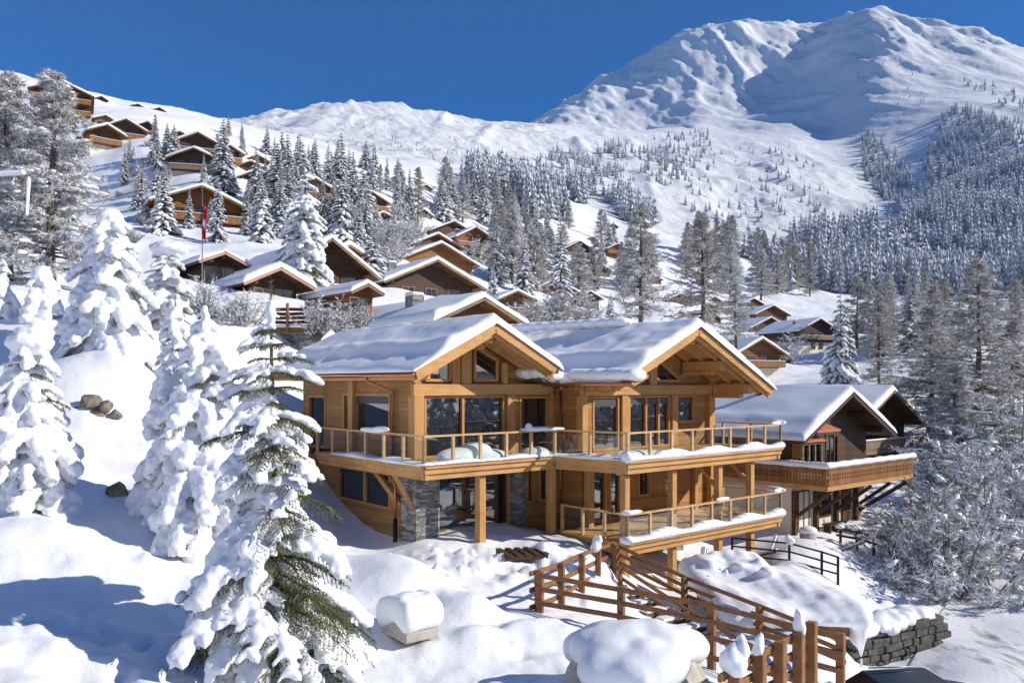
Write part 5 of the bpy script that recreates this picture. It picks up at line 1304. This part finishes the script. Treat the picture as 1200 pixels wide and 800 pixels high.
def car():
    t = thing('parked_car', 'dark car whose roof shows at the bottom edge beside the retaining wall', 'car', (9.95, 20.5, -8.72), math.radians(4))
    pr = [(-2.1, .35), (-2.15, .75), (-1.95, .92), (-1.45, .98), (-.9, 1.36), (.75, 1.40), (1.35, 1.05), (2.0, .92), (2.15, .6), (2.1, .30)]
    b = MB(); n = len(pr); ys = [(-.84, .93), (-.80, 1.0), (.80, 1.0), (.84, .93)]; v = []
    for y, s_ in ys: v += [(x*s_, y*(1-.18*max(0, z-.95)/.45), .3+(z-.3)*(.985 if s_ < 1 else 1)) for x, z in pr]
    f = []
    for k in range(3):
        for i in range(n): j = (i+1) % n; f.append((k*n+i, k*n+j, (k+1)*n+j, (k+1)*n+i))
    f.append(tuple(range(n))[::-1]); f.append(tuple(3*n+i for i in range(n))); b.add(v, f, 0, False)
    paint = plain('dark_car_paint', (.012, .014, .02), .15, .3); bo = b.build('body', paint, t, bevel=.04)
    for s_ in (-1, 1):
        for x in (-1.3, 1.3):
            w_ = MB(); w_.tube([(x, s_*.70, .32), (x, s_*.86, .32)], .32, 18); wo = w_.build('wheel', M['black_metal'], t); w_ = MB(); w_.tube([(x, s_*.862, .32), (x, s_*.875, .32)], .2, 14); w_.build('rim', M['grey_metal'], wo)
        w_ = MB(); w_.add([(-1.2, s_*.845, 1.0), (-.75, s_*.80, 1.30), (-.05, s_*.80, 1.32), (-.05, s_*.845, 1.0)], [(0, 1, 2, 3)]); o = w_.build('side_window', M['glass'], t); o.modifiers.new('s', 'SOLIDIFY').thickness = .02
        w_ = MB(); w_.add([(.05, s_*.845, 1.0), (.05, s_*.80, 1.32), (.62, s_*.80, 1.31), (1.1, s_*.845, 1.03)], [(0, 1, 2, 3)]); o = w_.build('side_window', M['glass'], t); o.modifiers.new('s', 'SOLIDIFY').thickness = .02
        w_ = MB(); w_.box(1.8, 2.12, s_*.5-.18, s_*.5+.18, .62, .78); w_.build('headlight', M['grey_metal'], t)
        w_ = MB(); w_.tube([(-.75, s_*.62, 1.43), (.65, s_*.62, 1.44)], .018, 6); w_.build('roof_rail', M['grey_metal'], t)
car()

# ------------------------------------------------------------------ road
def road():
    P = [np.array(p) for p in ROAD]; n = 70; v = []; f = []; nc = 12
    dens = []
    for i in range(n+1):
        s_ = i/n*(len(P)-1); k = min(int(s_), len(P)-2); u = s_-k; p0, p1, p2, p3 = P[max(k-1, 0)], P[k], P[k+1], P[min(k+2, len(P)-1)]
        dens.append(.5*((2*p1)+(-p0+p2)*u+(2*p0-5*p1+4*p2-p3)*u*u+(-p0+3*p1-3*p2+p3)*u**3))
    for i, c in enumerate(dens):
        d = dens[min(i+1, n)]-dens[max(i-1, 0)]; d[2] = 0; d /= np.linalg.norm(d); r = np.array([d[1], -d[0], 0])
        for j in range(nc+1): q = c+r*(j/nc-.5)*4.4; v.append([q[0], q[1], 0])
    v = np.array(v); v[:, 2] = H(v[:, 0], v[:, 1])+.05
    for i in range(n):
        for j in range(nc): a = i*(nc+1)+j; f.append([a, a+1, a+nc+2, a+nc+1])
    m, nt, b = mat('snowy_road'); co_ = coords(nt, (.9, .28, .9), 'World')
    n1 = N(nt, 'ShaderNodeTexNoise', Scale=1.0, Detail=6.0, Roughness=.6); nt.links.new(co_, n1.inputs[0])
    nt.links.new(ramp(nt, n1.outputs[0], [(.51, (.80, .81, .83)), (.58, (.45, .44, .43)), (.66, (.15, .14, .13))]), b.inputs['Base Color']); b.inputs['Roughness'].default_value = .6
    n2 = N(nt, 'ShaderNodeTexNoise', Scale=6.0, Detail=4.0); nt.links.new(coords(nt, kind='World'), n2.inputs[0]); bump(nt, b, n2.outputs[0], .4, .05)
    o = bpy.data.objects.new('road', np_mesh('road', v, np.array(f), [m])); C.objects.link(o); o['kind'] = 'structure'
road()
# ------------------------------------------------------------------ near snow-laden spruces
def gpt(px, py, Y):
    p = at(px, py, Y); return Vector((p.x, p.y, h1(p.x, p.y)))
near_spruce('big foreground spruce heaped with snow, green needles bare on its lower right', gpt(322, 797, 15.1)+Vector((0, 0, -.1)), 7.15, 1.9, 3, whorls=24, nb=8, gaps=.36, snow=1.25, voxel=.04, open_az=-.75, power=.62, fat=1.15, top_bare=1.1, lump=.7)
near_spruce('taller white spruce of the pair standing behind the big foreground spruce', gpt(243, 620, 20.5), 6.0, 1.62, 14, whorls=20, nb=7, snow=1.25, voxel=.045, fat=1.15, power=.7)
near_spruce('slimmer pointed white spruce on the left of the pair behind the foreground spruce', gpt(203, 606, 21.5), 5.3, 1.0, 15, whorls=18, nb=6, snow=1.25, voxel=.045, fat=1.15, power=.7)
near_spruce('rounded snow drowned spruce at the left edge with a mushroom cap of snow', gpt(36, 588, 20), 4.3, 1.05, 16, whorls=14, nb=7, snow=1.2, voxel=.045, cap=[(0, 0, -.25, .55, .30), (.1, 0, -.05, .45, .25)], leader=False, fat=1.05, power=.45)
near_spruce('knee high sapling wrapped in a pointed hood of snow beside the mushroom capped spruce', gpt(26, 400, 24), 1.75, .3, 17, whorls=7, nb=5, snow=1.4, voxel=.04, cap=[(0, 0, -.25, .30, .36)], leader=False)
near_spruce('broad dome topped spruce cloaked in white above the boulders', gpt(130, 408, 31), 5.1, 1.75, 18, whorls=18, nb=8, snow=1.05, voxel=.055, leader=False, cap=[(0, 0, -.30, .5, .4)], fat=1.25, power=.45)
near_spruce('darker spruce with a flat snow hat right of the dome topped spruce', gpt(196, 402, 34), 4.9, 1.25, 19, whorls=15, nb=7, snow=.8, voxel=.055, leader=False, cap=[(0, 0, -.2, .75, .32)], fat=1.2, power=.4)
near_spruce('small stubby white spruce under the frosted larch', gpt(48, 352, 34), 2.1, .75, 20, whorls=8, nb=6, snow=1.4, voxel=.06, leader=False, cap=[(0, 0, -.3, .4, .4)], fat=1.3, power=.5)
near_spruce('little snowy spruce cut by the left edge below the lamp arm', gpt(3, 336, 34), 2.2, .6, 22, whorls=8, nb=6, snow=1.2, voxel=.06, leader=False)
near_spruce('snow heaped spruce standing before the black gable and the pink gabled roofs', gpt(355, 372, 64), 10.0, 2.6, 23, whorls=22, nb=8, snow=.62, voxel=.09, fat=1.25, power=.6, gaps=.2)

SP = [proto_spruce(101, 12, 2.2, 28, 9, 1.35, frost=.64), proto_spruce(102, 12, 1.8, 30, 8, 1.4, frost=.6), proto_spruce(103, 12, 2.6, 26, 10, 1.5, frost=.66), proto_spruce(104, 12, 1.5, 30, 8, 1.3, frost=.6)]
HV = [proto_spruce(111, 10, 2.5, 22, 9, 2.0, frost=.5), proto_spruce(112, 10, 2.2, 20, 9, 2.2, frost=.55)]
LA = [proto_larch(121, 13, 2.9, 130, 15, 12, .50, .055), proto_larch(122, 13, 2.4, 130, 14, 12, .55, .055, .1), proto_larch(123, 13, 3.3, 120, 16, 12, .60, .055, .3), proto_larch(124, 13, 3.0, 150, 18, 15, .72, .05, .55)]
SH = [proto_shrub(131, frost=.74), proto_shrub(132, frost=.84), proto_shrub(133, frost=.55)]
HTS = {id(x): 12 for x in SP}; HTS.update({id(x): 10 for x in HV}); HTS.update({id(x): 13 for x in LA}); HTS.update({id(x): 4 for x in SH})
SETS = {'s': SP, 'h': HV, 'l': LA, 'b': SH}
cnt = [0]
def plant(kind, px, base, top, label, Y=None, group=None, wide=1.0, idx=None):
    S = SETS[kind]; cnt[0] += 1; p = S[cnt[0] % len(S) if idx is None else idx]
    if Y is None:
        g = hit(px, base, 45)
        if g is None: return None
    else: g = at(px, base, Y)
    h = (base-top)/F*g.y; k = h/HTS[id(p)]
    return copy_tree(p, (g.x, g.y, g.z-.05*h*.3), R.uniform(0, 6.28), k*wide, label, group, k)

# big individual trees
plant('l', 62, 345, 76, 'tall frosted larch with a drooping crown at the upper left', Y=44, idx=3, wide=1.25)
plant('l', 10, 345, 78, 'second frosted larch cut by the left edge of the view', Y=46, idx=3, wide=1.2)
plant('s', 262, 228, 138, 'tall dense spruce standing clear on the left hillside among the chalets', idx=0, wide=1.15)
plant('s', 322, 212, 160, 'left and taller of the twin dark spruces above the flagpole chalet', idx=1)
plant('s', 335, 214, 166, 'right one of the twin dark spruces above the flagpole chalet', idx=0)
plant('s', 400, 248, 155, 'tallest spruce of the dark group in the middle of the left hillside', idx=2, wide=.9)
plant('s', 385, 244, 168, 'spruce leaning on the left of the tallest hillside spruce', idx=0)
plant('s', 414, 262, 176, 'slender spruce on the right of the tallest hillside spruce', idx=1)
plant('h', 401, 284, 205, 'pale snow loaded spruce right above the large black gable', idx=0)
plant('h', 307, 284, 205, 'snow loaded spruce left of the tan twin balcony chalet', idx=1)
plant('s', 344, 262, 212, 'young spruce in front of the tan twin balcony chalet', idx=0)
plant('l', 446, 228, 193, 'bare brown larch above the half seen orange chalet', idx=1)
plant('s', 465, 258, 195, 'leftmost of the narrow dark spruces on the piste edge', idx=3); plant('s', 473, 258, 199, 'middle one of the narrow dark spruces on the piste edge', idx=1); plant('s', 480, 260, 197, 'rightmost of the narrow dark spruces on the piste edge', idx=3)
plant('l', 490, 264, 194, 'tall brown larch beside the narrow dark spruces', idx=0)
plant('s', 428, 288, 215, 'snowy spruce in front of the half seen orange chalet', idx=1); plant('s', 420, 292, 222, 'thin snowy spruce left of the half seen orange chalet', idx=3)
for px, b, tp, k, lb in ((172, 262, 218, 's', 'small spruce left of the large orange flagpole chalet'), (186, 268, 214, 's', 'leftmost little spruce against the large orange chalet wall'), (222, 268, 220, 's', 'middle little spruce against the large orange chalet wall'), (247, 270, 232, 's', 'rightmost little spruce against the large orange chalet wall'), (152, 192, 160, 's', 'frosted young spruce below the bright orange chalet'), (182, 160, 134, 'l', 'pale thin larch on the snow above the wide brown chalet'), (239, 214, 180, 's', 'pointed spruce in front of the blackened chalet'), (199, 212, 196, 's', 'tiny spruce beside the blackened chalet'),
                         (592, 326, 272, 's', 'stout dark spruce left of centre in the central wood'), (614, 346, 272, 's', 'tall bluish spruce in the central wood'), (626, 340, 280, 's', 'spruce touching the tall bluish one in the central wood'), (643, 304, 252, 's', 'pointed spruce right of the crest chalet'), (672, 336, 288, 's', 'thin snowy spruce beside the long snowy roof'), (695, 338, 286, 's', 'cone shaped spruce before the small brown gable'), (705, 312, 268, 's', 'spruce by the tiny orange roofed hut'), (645, 332, 300, 's', 'low bushy spruce in front of the central chalets'), (578, 352, 310, 'h', 'drooping snow bent spruce behind the golden roof'), (716, 386, 343, 'h', 'little white spruce peeping over the right main roof')):
    plant(k, px, b, tp, lb)
plant('l', 750, 384, 232, 'large frosted larch with a visible trunk left of the right main roof', Y=66, idx=2, wide=1.15)
plant('l', 823, 390, 246, 'large rounded frosted larch above the right main gable', Y=78, idx=0, wide=1.3)
plant('l', 862, 400, 330, 'low spreading frosted larch behind the right main gable', Y=64, idx=2, wide=1.5)
plant('h', 985, 462, 337, 'slender laden spruce standing behind the lattice balcony chalet', Y=76, idx=0, wide=.8)
plant('l', 1030, 462, 340, 'brown larch right of the slender laden spruce', Y=95, idx=0); plant('l', 1093, 470, 330, 'grey brown larch left of the tallest right hand larch', Y=90, idx=1, wide=1.1)
plant('l', 1147, 545, 296, 'tallest larch at the right with a bare trunk top', Y=66, idx=2, wide=1.25)
plant('l', 1090, 530, 352, 'broad frosted larch behind the second dark chalet', Y=72, idx=2, wide=1.5)
plant('l', 1185, 540, 372, 'frosted larch at the right edge leaning out of view', Y=70, idx=0, wide=1.4)
plant('l', 1120, 560, 420, 'low tangled larch in front of the tallest right hand larch', Y=62, idx=3, wide=1.7)
for px, b, tp, Y, ix, wd, lb in ((1110, 752, 560, 37, 1, 1.15, 'largest frosted bush above the retaining wall'), (1064, 735, 620, 37, 0, .95, 'frosted bush over the left end of the retaining wall'), (1150, 735, 540, 40, 0, 1.15, 'tall frosted bush between the largest bush and the road'), (1085, 690, 560, 45, 2, 1.3, 'brownish frosted bush by the cream walled chalet'), (1180, 660, 510, 46, 1, 1.2, 'frosted bush where the road leaves the view'), (1050, 655, 600, 42, 2, .9, 'thin twiggy bush below the lattice balcony'), (1130, 620, 490, 52, 1, 1.4, 'frosted thicket under the tallest right hand larch'), (1195, 590, 450, 60, 0, 1.4, 'frosted thicket at the right edge above the road'),
                             (240, 392, 318, 46, 1, 1.2, 'snow clotted shrub between the dome topped spruce and the pink gables'), (285, 396, 335, 46, 1, 1.2, 'snow clotted shrub under the left pink gable'), (372, 396, 340, 47, 0, 1.0, 'twiggy shrub right of the log balcony'), (400, 392, 345, 48, 0, 1.1, 'twiggy frosted shrub left of the stone chimney'), (422, 388, 350, 49, 2, 1.0, 'brown shrub touching the stone chimney'), (650, 392, 328, 60, 2, 1.3, 'bare brown bush behind the saddle between the main roofs'), (622, 392, 345, 57, 2, 1.3, 'smaller bare brown bush beside the golden roof'), (690, 388, 345, 62, 0, 1.2, 'frosted bush above the snow of the right main roof'),
                             (560, 300, 276, 200, 0, 1.3, 'round frosted bush right of the stacked chalet cluster'), (460, 275, 255, 190, 1, 1.6, 'frosted shrub on the snow below the half seen orange chalet')):
    plant('b', px, b, tp, lb, Y=Y, idx=ix, wide=wd)
for px, b, tp, Y, lb in ((1135, 735, 640, 38, 'dark green thuja bush at the foot of the frosted bushes'), (1158, 690, 620, 42, 'second dark green thuja nearer the road')):
    plant('s', px, b, tp, lb, Y=Y, idx=2, wide=1.3)

# woods filled in between the chalets
def fill(poly, n, hm, kinds, label, group, seed, ymin=60, gap=1.0):
    rr = random.Random(seed); xs = [p[0] for p in poly]; ys = [p[1] for p in poly]; done = 0; tries = 0; got = []
    while done < n and tries < n*30:
        tries += 1; px = rr.uniform(min(xs), max(xs)); py = rr.uniform(min(ys), max(ys))
        if not in_poly(px, py, poly): continue
        g = hit(px, py, ymin)
        if g is None: continue
        if any(abs(px-c[0]) < c[2] and c[1]+6 < py < c[3] for c in CH): continue
        if any((g.x-q[0])**2+(g.y-q[1])**2 < (gap*hm[0]*.22)**2 for q in got): continue
        h = rr.uniform(*hm); k = rr.choice(kinds); hp = h*F/g.y
        if plant(k, px, py, py-hp, label, Y=g.y, group=group, wide=rr.uniform(1.0, 1.4)): got.append((g.x, g.y)); done += 1
CH = [(c[0], c[1], c[3]*F/c[2]*.36, c[1]+(c[4]+c[3]*.23)*F/c[2]+14) for c in CHALETS]
fill([(285, 215), (350, 190), (440, 200), (480, 235), (470, 290), (400, 300), (300, 280)], 48, (6, 14), 'sssh', 'snow dusted spruce in the wood between the left hillside chalets', 'spruces of the left hillside wood', 1, 90)
fill([(490, 225), (560, 225), (640, 250), (640, 275), (560, 268), (500, 258)], 30, (13, 20), 'sssl', 'tree in the dark belt along the piste edge above the stacked cluster', 'trees along the piste edge', 2, 120)
fill([(570, 275), (640, 265), (740, 275), (770, 300), (760, 360), (640, 372), (580, 350)], 52, (9, 19), 'sssll', 'snowy tree in the central wood among the half hidden chalets', 'trees of the central wood', 3, 120)
fill([(800, 300), (880, 290), (1000, 330), (1000, 352), (860, 352), (800, 345)], 34, (20, 30), 'll', 'greyish bare larch in the belt behind the little row of gables', 'larches of the valley belt', 4, 200)
fill([(1000, 352), (1200, 372), (1200, 400), (1060, 430), (1000, 410)], 26, (14, 20), 'lls', 'frosted tree standing in the hollow behind the big right hand larches', 'trees of the right hollow', 5, 100)
fill([(920, 395), (960, 425), (860, 440), (830, 395)], 5, (6, 9), 'bl', 'frosted garden tree around the cream walled valley chalet', 'garden trees by the cream walled valley chalet', 6, 80)
fill([(115, 150), (250, 190), (300, 230), (300, 285), (150, 285), (110, 220)], 26, (1.2, 3.2), 'bbbh', 'small frosted bush on the open snow between the left hillside chalets', 'bushes of the left hillside', 8, 60, .3)
fill([(420, 250), (500, 262), (500, 300), (440, 330), (400, 300)], 18, (2.5, 7), 'bhs', 'snowed in bush or young spruce on the bank left of the stacked chalet cluster', 'young growth on the bank by the cluster', 9, 60, .6)
fill([(140, 215), (200, 225), (300, 235), (330, 262), (300, 288), (170, 280)], 12, (4.5, 8.5), 'ssh', 'young spruce on the slope around the large orange flagpole chalet', 'young spruces by the flagpole chalet', 12, 90, .8)
fill([(160, 140), (300, 165), (330, 200), (250, 215), (180, 200)], 12, (5, 9), 'sssl', 'spruce standing among the upper hillside chalets', 'spruces of the upper hillside', 13, 120, .8)
fill([(0, 180), (60, 230), (120, 240), (110, 300), (0, 300)], 8, (7, 10), 'lh', 'frosted tree on the bank behind the tall upper left larch', 'trees of the upper left bank', 7, 60)

# remove the prototypes
for S in SETS.values():
    for p in S:
        for ch in list(p.children_recursive): bpy.data.objects.remove(ch)
        bpy.data.objects.remove(p)

# ------------------------------------------------------------------ far forest
def forest():
    rs = np.random.RandomState(5); n = 240000
    px = rs.uniform(280, 1290, n); Y = np.exp(rs.uniform(math.log(330), math.log(2000), n)); X = (px-600)/F*Y
    Z = H(X, Y); py = HORIZ-Z/Y*F
    zones = [([(1080,215),(1090,165),(1110,128),(1150,132),(1180,150),(1215,175),(1260,210),(1260,335),(1130,305),(1090,260)], 1900, (11, 24)),
             ([(1008,158),(1022,152),(1050,182),(1075,220),(1090,262),(1060,262),(1035,235),(1010,205)], 380, (11, 22)),
             ([(880,278),(960,262),(1060,270),(1130,290),(1260,320),(1260,350),(1050,347),(900,340),(870,310)], 760, (12, 27)),
             ([(545,206),(600,211),(690,226),(790,231),(805,264),(700,264),(610,254),(555,228)], 620, (11, 25)),
             ([(600,172),(680,177),(830,152),(835,180),(780,226),(700,223),(600,206)], 430, (6, 17)),
             ([(780,168),(960,172),(985,265),(860,275),(790,242)], 190, (5, 15)),
             ([(300,142),(420,150),(560,162),(600,200),(450,186),(330,166)], 600, (2, 5)),
             ([(1120,92),(1260,120),(1260,190),(1150,140)], 110, (8, 15)), ([(1000,70),(1050,60),(1090,110),(1060,150),(1010,120)], 40, (5, 9)),
             ([(240,150),(300,145),(560,160),(590,158),(300,132)], 60, (2, 5))]
    pos = []
    for zi, (poly, m, hr) in enumerate(zones):
        thr = (-1.1, -1.1, -.3, -.25, -.12, -.02, -.1, -.2, 0, 0)[zi]
        xs = [p[0] for p in poly]; ys = [p[1] for p in poly]
        cand = np.where((px > min(xs)) & (px < max(xs)) & (py > min(ys)) & (py < max(ys)))[0]
        cl = fbm(X[cand]/75+zi*7, Y[cand]/170, 4, 200+zi, .65); cand = cand[cl > thr]; cand = [i for i in cand[:m*40] if in_poly(px[i], py[i], poly)]; cand = cand[:m]
        for i in cand: pos.append((X[i], Y[i], Z[i], rs.uniform(*hr)))
    # the other side of the valley, seen in the window panes
    back = []
    for i in range(900):
        a = math.radians(rs.uniform(62, 190)); r = math.exp(rs.uniform(math.log(70), math.log(700))); back.append((r*math.sin(a), r*math.cos(a), 0, rs.uniform(9, 16)))
    back = np.array(back); back[:, 2] = H(back[:, 0], back[:, 1]); pos += [tuple(b) for b in back]
    pos = np.array(pos); order = np.argsort(-(pos[:, 3]/np.hypot(pos[:, 0], pos[:, 1]))*(np.abs(pos[:, 0]) < pos[:, 1]*.66)); pos = pos[order]
    meshes = [far_tree_mesh(s) for s in (1, 2, 3, 4)]
    near_n = 110
    for k in range(near_n):
        x, y, z, h = pos[k]; o = bpy.data.objects.new('conifer', meshes[k % 4]); C.objects.link(o); o.location = (x, y, z-.4); s_ = h*rs.uniform(.9, 1.1); o.scale = (s_*1.1, s_*1.1, h); o.rotation_euler = (0, 0, rs.uniform(0, 6.28))
        if y > 0: tag(o, 'grey green conifer near the front of the forest under the mountain', 'tree', 'front conifers of the mountain forest')
    geos = [far_tree_geo(s, 5, 5) for s in (11, 12, 13, 14, 15)]; VV = []; FF = []; MM = []; o_ = 0
    for k in range(near_n, len(pos)):
        x, y, z, h = pos[k]; v, f, mi = geos[k % 5]; a = rs.uniform(0, 6.28); c, s_ = math.cos(a), math.sin(a); q = h*rs.uniform(1.0, 1.3)
        w_ = np.stack([(v[:, 0]*c-v[:, 1]*s_)*q+x, (v[:, 0]*s_+v[:, 1]*c)*q+y, v[:, 2]*h+z-.4], 1); VV.append(w_); FF.append(f+o_); MM.append(mi); o_ += len(v)
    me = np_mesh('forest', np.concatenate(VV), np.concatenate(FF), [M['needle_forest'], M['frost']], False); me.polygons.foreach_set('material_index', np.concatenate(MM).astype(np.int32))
    fo = bpy.data.objects.new('forest', me); C.objects.link(fo); fo['kind'] = 'stuff'; fo['label'] = 'snow dusted conifer forest covering the mountain flanks'
forest()
# ------------------------------------------------------------------ light, sky, camera
SUN_AZ, SUN_EL = 96.0, 29.0        # degrees clockwise from the viewing direction, elevation
sd = Vector((math.sin(math.radians(SUN_AZ))*math.cos(math.radians(SUN_EL)), math.cos(math.radians(SUN_AZ))*math.cos(math.radians(SUN_EL)), math.sin(math.radians(SUN_EL))))
sl = bpy.data.lights.new('sun', 'SUN'); sl.energy = 4.6; sl.angle = math.radians(0.5); sl.color = (1.0, 0.93, 0.82)
so = bpy.data.objects.new('sun', sl); C.objects.link(so); so.rotation_euler = sd.to_track_quat('Z', 'Y').to_euler(); so.location = (40, 0, 60)
w = bpy.data.worlds.new('World'); bpy.context.scene.world = w; w.use_nodes = True
nt = w.node_tree; nt.nodes.clear()
out = nt.nodes.new('ShaderNodeOutputWorld'); bg = nt.nodes.new('ShaderNodeBackground'); sky = nt.nodes.new('ShaderNodeTexSky')
sky.sky_type = 'NISHITA'; sky.sun_disc = False; sky.sun_elevation = math.radians(SUN_EL); sky.sun_rotation = math.radians(SUN_AZ)
sky.altitude = 3000; sky.air_density = 1.0; sky.dust_density = 0.0; sky.ozone_density = 5.0
hs = nt.nodes.new('ShaderNodeHueSaturation'); hs.inputs['Saturation'].default_value = 1.75; hs.inputs['Value'].default_value = 0.90; hs.inputs['Hue'].default_value = 0.507
nt.links.new(sky.outputs[0], hs.inputs['Color']); nt.links.new(hs.outputs[0], bg.inputs[0]); bg.inputs[1].default_value = 0.11
nt.links.new(bg.outputs[0], out.inputs[0])

cam = bpy.data.cameras.new('camera'); co = bpy.data.objects.new('camera', cam); C.objects.link(co)
co.location = (0, 0, 0); co.rotation_euler = (math.radians(90), 0, 0)
cam.sensor_fit = 'HORIZONTAL'; cam.sensor_width = 36.0; cam.lens = 36.0*F/1200.0
cam.shift_y = (HORIZ-400.0)/1200.0
cam.clip_start = 0.1; cam.clip_end = 12000
sc = bpy.context.scene; sc.camera = co
sc.view_settings.view_transform = 'Standard'; sc.view_settings.look = 'None'; sc.view_settings.gamma = 1.0; sc.view_settings.exposure = 0.4
sc.view_settings.use_curve_mapping = False
sc.cycles.use_denoising = True
try: sc.cycles.denoiser = 'OPENIMAGEDENOISE'
except Exception: pass
sc.cycles.max_bounces = 6; sc.cycles.diffuse_bounces = 3; sc.cycles.glossy_bounces = 3; sc.cycles.transmission_bounces = 4; sc.cycles.transparent_max_bounces = 16
sc.cycles.caustics_reflective = False; sc.cycles.caustics_refractive = False

# thin mountain air
hz = MB(); hz.box(-3900, 3900, -3900, 3900, -60, 1900); hm = bpy.data.materials.new('air'); hm.use_nodes = True; hn = hm.node_tree; hn.nodes.clear()
ho = hn.nodes.new('ShaderNodeOutputMaterial'); hv = hn.nodes.new('ShaderNodeVolumePrincipled'); hv.inputs['Color'].default_value = (.55, .75, 1, 1); hv.inputs['Density'].default_value = 0.00004; hv.inputs['Anisotropy'].default_value = 0.0
hn.links.new(hv.outputs[0], ho.inputs['Volume']); hob = hz.build('haze', hm); hob['kind'] = 'stuff'; hob['label'] = 'thin blue mountain air fading the far slopes'
